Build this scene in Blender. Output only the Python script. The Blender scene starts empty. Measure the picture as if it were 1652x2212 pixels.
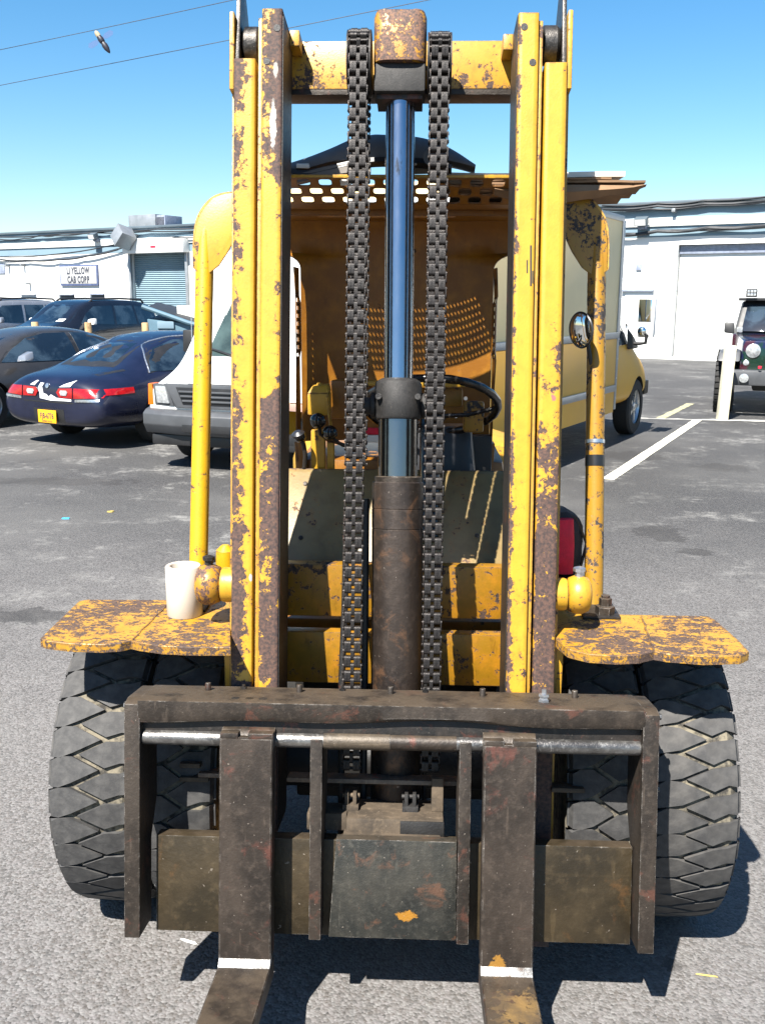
import bpy, bmesh, math, random
from mathutils import Vector as V, Matrix, noise as mnoise
from mathutils.bvhtree import BVHTree
random.seed(7)
R_ = math.radians
SC = bpy.context.scene
COL = SC.collection

# ------------------------------------------------------------------ camera, sky, sun, exposure
FPX, CXP, CYP = 2085.0, 826.0, 1106.0          # focal length and centre in the units of a 1652x2212 picture
PITCH, YAW, ROLL, EYE = R_(12.3), R_(2.2), .006, 1.75
FH = V((-math.sin(YAW), math.cos(YAW), 0)); RH = V((math.cos(YAW), math.sin(YAW), 0)); ZZ = V((0, 0, 1))
FW = FH*math.cos(PITCH) - ZZ*math.sin(PITCH)
UP0 = FH*math.sin(PITCH) + ZZ*math.cos(PITCH)
RT = RH*math.cos(ROLL) + UP0*math.sin(ROLL)
UP = UP0*math.cos(ROLL) - RH*math.sin(ROLL)
C0 = V((0, 0, EYE))
cam = bpy.data.cameras.new('camera'); co = bpy.data.objects.new('camera', cam); COL.objects.link(co)
co.matrix_world = Matrix(((RT.x, UP.x, -FW.x, C0.x), (RT.y, UP.y, -FW.y, C0.y), (RT.z, UP.z, -FW.z, C0.z), (0, 0, 0, 1)))
cam.sensor_fit = 'VERTICAL'; cam.sensor_height = 24; cam.lens = FPX/2212*24
cam.clip_start = .05; cam.clip_end = 3000
SC.camera = co
SUN = (RH*.37 + FH*.65 - ZZ).normalized()       # the way the light travels
ELEV = math.asin(-SUN.z)
w = bpy.data.worlds.new('World'); SC.world = w; w.use_nodes = True
nt = w.node_tree; bg = nt.nodes['Background']
sky = nt.nodes.new('ShaderNodeTexSky'); sky.sky_type = 'NISHITA'; sky.sun_disc = False
sky.sun_elevation = ELEV; sky.sun_rotation = math.atan2(-SUN.x, -SUN.y)
sky.air_density = 1.0; sky.dust_density = .45; sky.ozone_density = 2.0; sky.altitude = 0
hs = nt.nodes.new('ShaderNodeHueSaturation'); hs.inputs['Saturation'].default_value = 1.36; hs.inputs['Hue'].default_value = .495
nt.links.new(sky.outputs[0], hs.inputs['Color']); nt.links.new(hs.outputs[0], bg.inputs[0]); bg.inputs[1].default_value = .0545
sl = bpy.data.lights.new('sun', 'SUN'); sl.energy = 5.0; sl.angle = R_(.53); sl.color = (1, .955, .88)
so = bpy.data.objects.new('sun', sl); COL.objects.link(so); so.rotation_euler = SUN.to_track_quat('-Z', 'Y').to_euler(); so.location = (-4, -6, 9)
vs = SC.view_settings; vs.view_transform = 'Standard'; vs.look = 'None'; vs.gamma = 1; vs.exposure = 1.78; vs.use_curve_mapping = False
SC.cycles.max_bounces = 6; SC.cycles.diffuse_bounces = 2; SC.cycles.use_denoising = True

def ray(x, y): return FW + RT*((x-CXP)/FPX) - UP*((y-CYP)/FPX)
def PY(x, y, Y): d = ray(x, y); return C0 + d*(Y/d.y)
def PZ(x, y, Z=0): d = ray(x, y); return C0 + d*((Z-EYE)/d.z)
def CF(a, b, z=0): return RH*a + FH*b + ZZ*z     # metres right of and ahead of the camera
TL = R_(9.5); MO = V((0, 2.16, 0))               # the mast leans back
MS = V((0, math.sin(TL), math.cos(TL))); MN = V((0, -math.cos(TL), math.sin(TL)))
def PM(x, y, n=0):
    d = ray(x, y); P = C0 + d*((n-(C0-MO).dot(MN))/d.dot(MN)) - MO
    return P.x, P.dot(MS)
def mm(p): return MO + V((p[0], 0, 0)) + MS*p[1] + MN*p[2]     # (across, up the mast, forward) -> place
CX = -.063                                       # middle of the forklift

# ------------------------------------------------------------------ node materials
KG = .76                                         # every painted, rubber, stone and cloth colour is this much darker
class NT:
    def __init__(s, name):
        s.m = bpy.data.materials.new(name); s.m.use_nodes = True; s.t = s.m.node_tree
        s.b = s.t.nodes['Principled BSDF']; s.tc = s.n('TexCoord')
    def n(s, t, **k):
        o = s.t.nodes.new('ShaderNode'+t)
        for a, v in k.items(): setattr(o, a, v)
        return o
    def put(s, sock, v):
        if isinstance(v, (int, float)): sock.default_value = v
        elif isinstance(v, (tuple, list)): sock.default_value = (*v, 1)[:4] if len(sock.default_value) == 4 else v
        else: s.t.links.new(v, sock)
    def math(s, op, a, b=0, c=None, clamp=False):
        o = s.n('Math', operation=op, use_clamp=clamp); s.put(o.inputs[0], a); s.put(o.inputs[1], b)
        if c is not None: s.put(o.inputs[2], c)
        return o.outputs[0]
    def noise(s, sc, det=4, ro=.55, dist=0, stretch=None, src='Object'):
        o = s.n('TexNoise'); o.inputs['Scale'].default_value = sc; o.inputs['Detail'].default_value = det
        o.inputs['Roughness'].default_value = ro; o.inputs['Distortion'].default_value = dist
        v = s.tc.outputs[src]
        if stretch:
            mp = s.n('Mapping'); mp.inputs['Scale'].default_value = stretch; s.t.links.new(v, mp.inputs[0]); v = mp.outputs[0]
        s.t.links.new(v, o.inputs['Vector']); return o.outputs['Fac']
    def step(s, v, a, b):
        o = s.n('MapRange', interpolation_type='SMOOTHSTEP'); s.put(o.inputs['Value'], v); s.put(o.inputs['From Min'], a); s.put(o.inputs['From Max'], b)
        return o.outputs['Result']
    def mix(s, f, a, b, mode='MIX'):
        o = s.n('Mix', data_type='RGBA', blend_type=mode); s.put(o.inputs[0], f); s.put(o.inputs[6], a); s.put(o.inputs[7], b); return o.outputs[2]
    def bump(s, h, st=.3, d=.01):
        o = s.n('Bump'); o.inputs['Strength'].default_value = st; o.inputs['Distance'].default_value = d; s.put(o.inputs['Height'], h)
        s.t.links.new(o.outputs[0], s.b.inputs['Normal'])
    def edge(s, r=.004):
        b = s.n('Bevel', samples=3); b.inputs['Radius'].default_value = r; g = s.n('NewGeometry')
        d = s.n('VectorMath', operation='DOT_PRODUCT'); s.t.links.new(b.outputs[0], d.inputs[0]); s.t.links.new(g.outputs['Normal'], d.inputs[1])
        return s.step(d.outputs['Value'], .985, .90)
    def up(s):
        g = s.n('NewGeometry'); x = s.n('SeparateXYZ'); s.t.links.new(g.outputs['Normal'], x.inputs[0]); return x.outputs[2]
    def spot(s, cen, rad, sc=45):                  # a ragged patch round one place
        v = s.n('VectorMath', operation='SUBTRACT'); s.t.links.new(s.tc.outputs['Object'], v.inputs[0]); v.inputs[1].default_value = cen
        v2 = s.n('VectorMath', operation='DIVIDE'); s.t.links.new(v.outputs[0], v2.inputs[0]); v2.inputs[1].default_value = rad
        l = s.n('VectorMath', operation='LENGTH'); s.t.links.new(v2.outputs[0], l.inputs[0])
        k = s.math('SUBTRACT', s.math('ADD', s.math('MULTIPLY', s.noise(sc, 8, .7, .5), 2.4), -.3), l.outputs['Value']); return s.step(k, -.08, .12)
    def out(s, col=None, rough=None, metal=None, **k):
        if col is not None and not (isinstance(metal, (int, float)) and metal >= .7): col = s.mix(1, col, (KG, KG, KG), 'MULTIPLY')
        for n_, v in (('Base Color', col), ('Roughness', rough), ('Metallic', metal)):
            if v is not None: s.put(s.b.inputs[n_], v)
        for n_, v in k.items(): s.put(s.b.inputs[n_.replace('_', ' ')], v)
        return s.m

def paint(name, base=(.74, .40, .022), rust=0.0, sc=16, r1=(.034, .021, .019), r2=(.11, .056, .038), rough=.42, grime=.35, big=.25, stretch=None, var=(.38, .165, .008), spots=(), er=.006):
    t = NT(name)
    a = t.noise(sc, 9, .64, .35, stretch); b = t.noise(sc*big, 3, .5)
    at = t.n('Attribute', attribute_name='wear')
    fn_ = t.noise(sc*3.1, 7, .7, .2)
    v = t.math('ADD', t.math('ADD', t.math('ADD', t.math('MULTIPLY', a, .40), t.math('MULTIPLY', fn_, .36)), t.math('MULTIPLY', b, .26)), at.outputs['Fac'])
    m = t.step(v, .60-.2*rust, .617-.2*rust)
    rc = t.mix(t.step(t.noise(sc*5, 5, .6), .35, .68), r1, r2)
    pc = t.mix(t.math('MULTIPLY', t.step(t.noise(sc*.8, 6, .6), .4, .75), grime), base, var)
    dk = t.step(t.noise(sc*2.3, 6, .7, 0, (1, 1, .3)), .52, .78)
    pc = t.mix(t.math('MULTIPLY', dk, grime*.8), pc, (base[0]*.35, base[1]*.3, base[2]*.5))
    halo = t.math('MULTIPLY', t.step(v, .545-.2*rust, .61-.2*rust), .35)
    pc = t.mix(halo, pc, (.36, .15, .02))
    m = t.math('MAXIMUM', m, t.math('MULTIPLY', t.edge(er), t.step(t.noise(sc*1.6, 6, .68), .40, .52)))
    c = t.mix(m, pc, rc)
    for cen, rad, cc in spots: c = t.mix(t.math('MULTIPLY', t.spot(cen, rad, 60), .9), c, cc)
    t.bump(t.math('ADD', t.math('MULTIPLY', m, -.6), t.math('MULTIPLY', t.noise(sc*7, 4), .25)), .35, .004)
    return t.out(c, t.math('ADD', rough, t.math('MULTIPLY', m, .33)))

DK_ = .46
def steel(name, c1, c2, c3=None, sc=9, rough=.5, metal=.35, streak=(1, 1, .35), red=.55, dust=.0, spots=()):
    t = NT(name)
    a = t.noise(sc, 7, .62, .4, streak); b = t.noise(sc*6, 5, .65)
    c1 = tuple(x*DK_ for x in c1); c2 = tuple(x*DK_ for x in c2)
    c = t.mix(t.step(a, .36, .66), c1, c2)
    scr = t.noise(sc*5, 3, .5, 0, (1, 1, .06)); scr2 = t.noise(sc*4, 3, .5, 0, (.05, 1, 1))
    c = t.mix(t.math('MULTIPLY', t.math('MAXIMUM', t.step(scr, .66, .72), t.step(scr2, .69, .74)), .35), c, tuple(x*2.2 for x in c2))
    c = t.mix(t.math('MULTIPLY', t.step(t.noise(sc*.55, 5, .6, .3), .5, .66), .55), c, tuple(x*.35 for x in c1))
    c = t.mix(t.math('MULTIPLY', t.step(b, .48, .75), .55), c, tuple(x*1.7 for x in c2))
    if c3: c = t.mix(t.math('MULTIPLY', t.step(t.noise(sc*.9, 8, .7, .6), .56, .66), red), c, c3)
    for cen, rad, cc in spots: c = t.mix(t.math('MULTIPLY', t.spot(cen, rad), .9), c, cc)
    if dust:
        c = t.mix(t.math('MULTIPLY', t.step(t.up(), .55, .93), t.math('MULTIPLY', t.step(t.noise(sc*1.3, 5, .6), .3, .6), dust)), c, (.105, .078, .053))
        c = t.mix(t.math('MULTIPLY', t.edge(.0035), t.step(t.noise(sc*2.5, 6, .65), .45, .65)), c, (.34, .31, .28))
    sp = t.step(t.noise(sc*14, 2, .5), .72, .76)
    c = t.mix(t.math('MULTIPLY', sp, .5), c, (.35, .3, .25))
    t.bump(t.math('ADD', b, t.noise(sc*18, 3)), .25, .003)
    return t.out(c, t.math('ADD', rough-.12, t.math('MULTIPLY', b, .3)), metal)

def plain(name, c, rough=.5, metal=0, var=.25, sc=8, bump=0, **k):
    t = NT(name)
    a = t.noise(sc, 6, .6)
    col = t.mix(t.step(a, .3, .72), tuple(x*(1-var) for x in c), tuple(min(1, x*(1+var*.5)) for x in c))
    if bump: t.bump(t.noise(sc*12, 4), bump, .003)
    return t.out(col, t.math('ADD', rough, t.math('MULTIPLY', t.math('SUBTRACT', a, .5), .25), clamp=True), metal, **k)

YEL = (.545, .298, .020)
M = {}
def mspot(px, py, n=0): x_, s_ = PM(px, py, n); return tuple(MO + V((x_, 0, 0)) + MS*s_ + MN*n)
M['rail_outer'] = paint('paint_rail_outer', YEL, .20, 25, spots=((mspot(1196, 858), (.008, .03, .012), (.55, .10, .12)), (mspot(540, 1250), (.006, .02, .012), (.45, .47, .5))))
M['rail_inner'] = paint('paint_rail_inner', YEL, .17, 27, spots=((mspot(590, 270), (.009, .03, .06), (.46, .43, .38)), (mspot(596, 150), (.006, .03, .022), (.36, .33, .29)), (mspot(1195, 1190), (.01, .03, .015), (.5, .08, .09))))
M['rail_strip'] = paint('paint_strip', (.46, .25, .028), .1, 30, grime=.5)
M['yellow'] = paint('paint_yellow', YEL, .05, 26)
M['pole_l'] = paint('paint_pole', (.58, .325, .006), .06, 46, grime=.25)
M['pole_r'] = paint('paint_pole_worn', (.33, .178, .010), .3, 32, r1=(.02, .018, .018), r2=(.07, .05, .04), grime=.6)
M['fender'] = paint('paint_fender', (.45, .24, .018), .45, 44, r1=(.04, .024, .018), r2=(.12, .072, .05), grime=.6, big=.16, er=.016, stretch=(.7, 1.15, 1))
M['head'] = paint('paint_head', (.41, .205, .016), .56, 34, r1=(.05, .03, .025), r2=(.2, .1, .06), grime=.5)
M['beam'] = paint('paint_beam', (.50, .268, .020), .2, 36, grime=.4)
M['yellow_shaded'] = paint('paint_shaded', (.25, .125, .005), .24, 26, r1=(.02, .014, .012), r2=(.09, .05, .035), grime=.95)  # yellow darkened to carry the shade behind the mast, rust over it
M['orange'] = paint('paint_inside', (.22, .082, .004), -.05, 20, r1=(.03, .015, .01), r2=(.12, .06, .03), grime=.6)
M['cowl'] = paint('paint_cowl', (.235, .165, .062), -.0, 20, grime=.6, var=(.14, .088, .025))  # cream base darkened to stand in for the shade on the cowl
M['carriage'] = steel('steel_carriage', (.052, .039, .029), (.105, .080, .060), (.15, .055, .035), 11, dust=.8)
M['carriage_dark'] = steel('steel_dark', (.03, .029, .028), (.075, .06, .05), (.16, .05, .03), 13)
M['fork'] = steel('steel_fork', (.052, .038, .028), (.108, .080, .060), (.15, .05, .035), 9, .48, dust=.8, spots=(((.24, 1.86, .27), (.075, .10, .08), (.34, .21, .075)), ((.2, 2.02, .22), (.02, .04, .03), (.36, .18, .03))))
M['lower_plate'] = steel('steel_olive', (.050, .036, .016), (.105, .074, .036), (.13, .062, .02), 6, .45, .3, (1, 1, 1), .6, dust=.7)
_x, _s = PM(882, 1978, .1325); SPOT = tuple(MO + V((_x, 0, 0)) + MS*_s + MN*.1325)
M['centre_plate'] = steel('steel_grey_green', (.04, .042, .036), (.095, .088, .07), (.17, .075, .04), 12, .5, .3, (1, 1, .5), .5, dust=.5, spots=((SPOT, (.030, .05, .013), (.42, .19, .02)),))
M['dust'] = steel('steel_dusty', (.10, .072, .045), (.20, .145, .092), None, 10, .8, 0, (1, 1, 1))
M['barrel'] = steel('steel_barrel', (.055, .042, .036), (.11, .08, .062), (.2, .10, .05), 7, .42, .4, (1, 1, .12), .5)
M['cast'] = steel('steel_cast', (.028, .026, .025), (.06, .055, .052), None, 30, .62, .2, (1, 1, 1))
M['chain'] = steel('steel_chain', (.030, .026, .025), (.066, .055, .050), (.10, .055, .035), 40, .42, .5, (1, 1, 1), .4)
M['roller'] = steel('steel_roller', (.07, .065, .062), (.17, .155, .14), None, 20, .38, .7, (1, 1, 1))
M['shaft'] = steel('steel_shaft', (.18, .17, .165), (.42, .41, .39), None, 14, .34, .8, (.3, 1, 1))
M['shaft_brown'] = steel('steel_sleeve', (.09, .07, .05), (.19, .145, .10), (.22, .11, .05), 14, .5, .3, (.3, 1, 1))
M['bright'] = steel('steel_bright', (.22, .21, .20), (.85, .83, .80), (.12, .08, .06), 26, .42, .5, (1, 1, 1), .7)
t = NT('chrome_rod'); v = t.noise(30, 6, .7, 0, (1, 1, .08)); M['chrome'] = t.out(t.mix(t.step(t.noise(24, 6, .7, 0, (1, 1, .25)), .62, .72), (.36, .38, .42), (.2, .17, .15)), t.math('ADD', .07, t.math('MULTIPLY', v, .22)), 1.0)
t = NT('chrome_rod_dark'); v = t.noise(30, 6, .7, 0, (1, 1, .08)); M['chrome2'] = t.out((.20, .20, .20), t.math('ADD', .1, t.math('MULTIPLY', v, .2)), 1.0)
M['black'] = plain('black_grease', (.012, .011, .010), .55, 0, .5, 14, .3)
M['rubber_black'] = plain('black_plastic', (.016, .016, .017), .42, 0, .3, 9)
M['knob'] = plain('black_knob', (.01, .01, .011), .12, 0, .2, 9)
M['seat'] = plain('black_vinyl', (.018, .019, .023), .38, 0, .4, 7, .2)
M['wheelrim'] = plain('steering_black', (.014, .013, .013), .25, 0, .3, 20)
t = NT('tyre_rubber'); a = t.noise(26, 6, .65); b = t.noise(5, 4, .6); c = t.mix(t.step(a, .35, .72), (.033, .0325, .033), (.072, .0695, .067)); c = t.mix(t.math('MULTIPLY', t.step(b, .45, .68), .55), c, (.098, .090, .080))
t.bump(t.noise(120, 4), .35, .002); M['rubber'] = t.out(c, .78)
t = NT('tyre_groove'); a = t.noise(40, 6, .65); M['groove'] = t.out(t.mix(t.step(a, .35, .62), (.03, .027, .023), (.19, .165, .118)), .95)
M['pvc'] = plain('pvc_white', (.58, .525, .45), .38, 0, .06, 5)
M['cardboard'] = plain('cardboard', (.27, .16, .085), .9, 0, .25, 12)
M['foam'] = plain('white_foam', (.82, .80, .74), .8, 0, .06, 6)
M['plastic_grey'] = plain('grey_plastic', (.15, .15, .158), .7, 0, .3, 6)
M['red'] = plain('red_fabric', (.85, .012, .05), .7, 0, .25, 20, .5)
M['fabric'] = plain('charcoal_fabric', (.035, .033, .036), .85, 0, .3, 60, .5)
M['white'] = plain('white_paint', (.80, .80, .78), .45, 0, .05, 3)
M['tape'] = plain('black_tape', (.012, .012, .013), .35)
M['zinc'] = plain('zinc', (.55, .56, .58), .3, .9, .25, 30)
M['mirror'] = plain('mirror_glass', (.8, .82, .8), .03, 1.0, .02)
M['marker'] = plain('black_marker', (.01, .01, .01), .6)
# ------------------------------------------------------------------ mesh builder
class MB:
    def __init__(s, fn=None): s.v = []; s.f = []; s.w = []; s.fn = fn
    def add(s, vs, fs, ws=None):
        k = len(s.v); s.v += [tuple(p) for p in vs]; s.f += [tuple(i+k for i in f) for f in fs]; s.w += list(ws) if ws else [0]*len(vs); return s
    def box(s, x0, x1, y0, y1, z0, z1):
        return s.add([(x0,y0,z0),(x1,y0,z0),(x1,y1,z0),(x0,y1,z0),(x0,y0,z1),(x1,y0,z1),(x1,y1,z1),(x0,y1,z1)],
                     [(0,3,2,1),(4,5,6,7),(0,1,5,4),(1,2,6,5),(2,3,7,6),(3,0,4,7)])
    def hull8(s, a, b):                          # two matching quads
        return s.add(list(a)+list(b), [(0,3,2,1),(4,5,6,7),(0,1,5,4),(1,2,6,5),(2,3,7,6),(3,0,4,7)])
    def loop(s, rings, closed=True, cap=True, ws=None):
        n = len(rings[0]); vs = [p for r in rings for p in r]; fs = []
        for i in range(len(rings)-1):
            for j in range(n if closed else n-1):
                a = i*n+j; b = i*n+(j+1) % n; fs.append((a, b, b+n, a+n))
        if cap: fs.append(tuple(range(n))[::-1]); fs.append(tuple(range((len(rings)-1)*n, len(rings)*n)))
        return s.add(vs, fs, ws)
    def prism(s, poly, a, b): return s.loop([[a(p) for p in poly], [b(p) for p in poly]])
    def tube(s, pts, r, n=12, cap=True):
        pts = [V(p) for p in pts]; rs = r if isinstance(r, (list, tuple)) else [r]*len(pts); rings = []
        t0 = (pts[1]-pts[0]).normalized(); u = t0.orthogonal().normalized()
        for i, p in enumerate(pts):
            t = (pts[min(i+1, len(pts)-1)]-pts[max(i-1, 0)]).normalized()
            u = (u - t*u.dot(t)).normalized(); q = t.cross(u)
            rings.append([p + (u*math.cos(2*math.pi*k/n) + q*math.sin(2*math.pi*k/n))*rs[i] for k in range(n)])
        return s.loop(rings, True, cap)
    def lathe(s, prof, o, ax, n=24, cap=True):   # prof of (radius, along)
        o = V(o); ax = V(ax).normalized(); u = ax.orthogonal().normalized(); q = ax.cross(u)
        return s.loop([[o + ax*h + (u*math.cos(2*math.pi*k/n)+q*math.sin(2*math.pi*k/n))*r for k in range(n)] for r, h in prof], True, cap)
    def ball(s, c, r, n=14):
        return s.lathe([(r*math.sin(math.pi*i/8) if 0 < i < 8 else r*.02, -r*math.cos(math.pi*i/8)) for i in range(9)], c, (0, 0, 1), n)
    def mesh(s, name, mat, bevel=0, smooth=35, seg=2):
        me = bpy.data.meshes.new(name); vs = [s.fn(p) for p in s.v] if s.fn else s.v
        me.from_pydata([tuple(p) for p in vs], [], s.f)
        if any(s.w):
            at = me.attributes.new('wear', 'FLOAT', 'POINT'); at.data.foreach_set('value', s.w)
        bm = bmesh.new(); bm.from_mesh(me); bmesh.ops.recalc_face_normals(bm, faces=bm.faces)
        if bevel:
            es = [e for e in bm.edges if len(e.link_faces) == 2 and e.calc_face_angle(0) > .5]
            bmesh.ops.bevel(bm, geom=es, offset=bevel, segments=seg, profile=.6, affect='EDGES', clamp_overlap=True)
        bm.to_mesh(me); bm.free()
        if smooth:
            me.shade_smooth(); me.set_sharp_from_angle(angle=R_(smooth))
        me.materials.append(M[mat] if isinstance(mat, str) else mat)
        return me
    def build(s, name, mat, parent=None, bevel=0, smooth=35, seg=2):
        return link(name, s.mesh(name, mat, bevel, smooth, seg), parent)
def link(name, me, parent=None, mx=None):
    o = bpy.data.objects.new(name, me); COL.objects.link(o)
    if parent:
        o.parent = parent
        if parent.get('inv'): o.matrix_parent_inverse = Matrix.Translation(parent.location).inverted()
    if mx is not None: o.matrix_basis = mx
    return o
def thing(name, label, cat, loc=(0, 0, 0), rz=None, group=None):
    o = bpy.data.objects.new(name, None); COL.objects.link(o); o.location = loc; o.empty_display_size = .1
    if rz is None: o['inv'] = 1                  # parts of this one are built in place
    else: o.rotation_euler.z = rz
    return tag(o, label, cat, group)
def sub(name):                                   # an Empty that is a part of the forklift
    o = bpy.data.objects.new(name, None); COL.objects.link(o); o.empty_display_size = .1; o.parent = F; o.matrix_parent_inverse = Matrix.Translation(F.location).inverted(); return o
def tag(o, label=None, cat=None, group=None, kind=None):
    for k, v in (('label', label), ('category', cat), ('group', group), ('kind', kind)):
        if v: o[k] = v
    return o
def smooth(pts, n=3, closed=False):
    N = len(pts); out = []
    for i in range(N if closed else N-1):
        P = [pts[(i+k) % N] if closed else pts[min(max(i+k, 0), N-1)] for k in (-1, 0, 1, 2)]
        for q in range(n):
            t_ = q/n; out.append(tuple(.5*(2*b+(c-a)*t_+(2*a-5*b+4*c-d)*t_*t_+(3*b-a-3*c+d)*t_**3) for a, b, c, d in zip(*P)))
    return out if closed else out+[pts[-1]]
def box(name, mat, parent, x0, x1, y0, y1, z0, z1, bevel=.002, fn=None, smooth=35): return MB(fn).box(x0, x1, y0, y1, z0, z1).build(name, mat, parent, bevel, smooth)
def text(name, body, size, mat, parent, mx, sx=1, ext=.002, bold=0):
    cu = bpy.data.curves.new(name, 'FONT'); cu.body = body; cu.size = size; cu.align_x = 'CENTER'; cu.align_y = 'CENTER'; cu.extrude = ext; cu.space_character = 1.12; cu.offset = bold
    o = bpy.data.objects.new(name, cu); COL.objects.link(o); o.matrix_world = Matrix()
    dg = bpy.context.evaluated_depsgraph_get(); me = bpy.data.meshes.new_from_object(o.evaluated_get(dg)); bpy.data.objects.remove(o)
    me.transform(mx @ Matrix.Diagonal((sx, 1, 1, 1))); me.materials.clear(); me.materials.append(M[mat])
    return link(name, me, parent)

# ------------------------------------------------------------------ ground
t = NT('asphalt')
g = t.tc.outputs['Object']; sep = t.n('Separate'+'XYZ'); t.t.links.new(g, sep.inputs[0])
vo = t.n('TexVoronoi'); vo.inputs['Scale'].default_value = 128; t.t.links.new(g, vo.inputs['Vector'])
vs_ = t.n('SeparateColor'); t.t.links.new(vo.outputs['Color'], vs_.inputs[0])
stone = vs_.outputs[0]
fine = t.noise(60, 8, .7); mid = t.noise(3.2, 6, .6, .4); big = t.noise(.42, 5, .55, .6)
dist = t.math('ADD', sep.outputs[1], t.math('MULTIPLY', t.math('SUBTRACT', t.noise(.8, 5, .6, .5), .5), 3.4))
old = t.step(dist, 8.5, 3.6)                      # the paler, worn surfacing lies in front
dark = t.mix(stone, (.020, .0195, .020), (.068, .0665, .0665)); pale = t.mix(vs_.outputs[1], t.mix(stone, (.062, .060, .058), (.205, .199, .193)), t.mix(stone, (.092, .081, .072), (.178, .166, .166)))
c = t.mix(old, dark, pale)
c = t.mix(t.math('MULTIPLY', t.step(fine, .48, .8), .5), c, (.22, .213, .205))
c = t.mix(t.math('MULTIPLY', t.step(mid, .56, .78), .3), c, (.03, .03, .032))
st = t.noise(1.15, 10, .72, .12); far = t.step(dist, 3.2, 5.5)
wh = t.math('MULTIPLY', t.math('MULTIPLY', t.step(st, .50, .64), t.step(t.noise(9, 9, .8), .40, .62)), t.math('MULTIPLY', t.math('MULTIPLY', far, .85), t.step(t.noise(.27, 4, .55, .2), .34, .52)))
c = t.mix(wh, c, (.30, .292, .275))
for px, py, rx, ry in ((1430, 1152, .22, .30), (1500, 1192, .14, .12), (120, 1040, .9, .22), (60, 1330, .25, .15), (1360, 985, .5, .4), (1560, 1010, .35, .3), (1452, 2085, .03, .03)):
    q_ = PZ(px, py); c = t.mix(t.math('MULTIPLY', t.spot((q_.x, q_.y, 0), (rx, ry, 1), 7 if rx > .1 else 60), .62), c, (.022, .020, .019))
lt = t.step(t.noise(.33, 4, .5), .45, .65); c = t.mix(t.math('MULTIPLY', lt, .35), c, (.145, .14, .133))
oil = t.step(t.noise(.7, 4, .55, .3), .60, .74)
c = t.mix(t.math('MULTIPLY', oil, t.math('MULTIPLY', far, .6)), c, (.020, .019, .019))
t.bump(t.math('ADD', t.math('MULTIPLY', vo.outputs['Distance'], -1.5), fine), .38, .005)
M['asphalt'] = t.out(c, t.math('ADD', .72, t.math('MULTIPLY', stone, .2)))
gm = MB(); gx = [-900, -300, -100, -40, -20, -10, -5, -2, 0, 2, 5, 10, 20, 40, 100, 300, 900]; gy = [-300, -60, -20, -5, 0, 2, 4, 6, 9, 12, 16, 22, 30, 45, 80, 200, 600, 1800]
gm.add([(x, y, 0) for y in gy for x in gx], [(j*len(gx)+i, j*len(gx)+i+1, (j+1)*len(gx)+i+1, (j+1)*len(gx)+i) for j in range(len(gy)-1) for i in range(len(gx)-1)])
tag(gm.build('ground', 'asphalt', None, 0, 0), kind='structure')
t = NT('line_paint'); a = t.noise(7, 8, .7); t.b.inputs['Base Color'].default_value = (.8, .77, .6, 1)
M['line'] = t.out(t.mix(t.step(a, .58, .66), (.80, .77, .62), (.22, .21, .19)), .8)
M['line_old'] = t2 = plain('line_paint_old', (.42, .40, .24), .9, 0, .4, 9)
def strip(name, a, b, wd, mat, z=.004, jag=0):
    a = V(a); b = V(b); d = (b-a); n = max(2, int(d.length/.18)); q = V((-d.y, d.x, 0)).normalized()*wd/2; m = MB(); L = []; Rr = []
    for i in range(n+1):
        p = a + d*(i/n); e = 1 + (random.uniform(-jag, jag) if jag else 0); L.append(p+q*e); Rr.append(p-q*(1+(random.uniform(-jag, jag) if jag else 0)))
    m.add([(p.x, p.y, z) for p in L]+[(p.x, p.y, z) for p in Rr], [(i, i+1, n+2+i, n+1+i) for i in range(n)])
    return tag(m.build(name, mat, None, 0, 0), kind='structure')
strip('parking_line', PZ(1312, 1036), PZ(1505, 908), .13, 'line', .004, .05)
strip('parking_line', PZ(1425, 904), PZ(1490, 872), .13, 'line_old', .004, .15)
p0, p1 = PZ(1330, 903), PZ(1790, 913)
strip('pavement_seam', p0, p1, .16, plain('seam_concrete', (.46, .45, .42), .95, 0, .45, 6, .4), .005, .8)
# ------------------------------------------------------------------ warehouse across the lot
WA, WB = CF(10.2, 31.3), CF(-19.6, 49.6)
WU = (WA-WB).normalized(); WN = V((WU.y, -WU.x, 0))
if WN.dot(C0-WA) < 0: WN = -WN
def wp(p): return V((WA.x, WA.y, 0)) + WU*p[0] + WN*p[1] + ZZ*p[2]      # (along, out, up) -> place
def PW(x, y, out=0):
    d = ray(x, y); A_ = WA+WN*out; k = (A_-C0).dot(WN)/d.dot(WN); P = C0+d*k; return (P-A_).dot(WU), P.z
M['wall'] = plain('white_wall', (.86, .86, .83), .8, 0, .07, .35, .1)
M['band'] = plain('pale_blue_band', (.20, .30, .37), .7, 0, .12, .5)
M['coping'] = plain('grey_coping', (.13, .17, .20), .5, .3, .2, .5)
M['door_white'] = plain('white_door', (.80, .81, .79), .5, 0, .05, .6)
M['door_grey'] = plain('grey_door', (.60, .63, .64), .5, 0, .1, .6)
M['door_dark'] = plain('dark_door', (.035, .03, .032), .4, 0, .2, 1)
M['shutter'] = plain('blue_shutter', (.26, .37, .43), .45, .2, .12, .7)
M['galv'] = plain('galvanised', (.36, .38, .40), .45, .5, .15, 3)
M['cable'] = plain('cable', (.02, .024, .03), .6)
M['sign_blue'] = plain('sign_frame', (.10, .13, .25), .5)
M['sign_text'] = plain('sign_letters', (.05, .055, .08), .6)
M['slate'] = plain('slate_grey', (.28, .32, .42), .6)
B = thing('warehouse', 'long low white warehouse with pale blue bands and roll-up doors behind the parked cars', 'building', wp((-20, 0, 0)))
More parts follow.
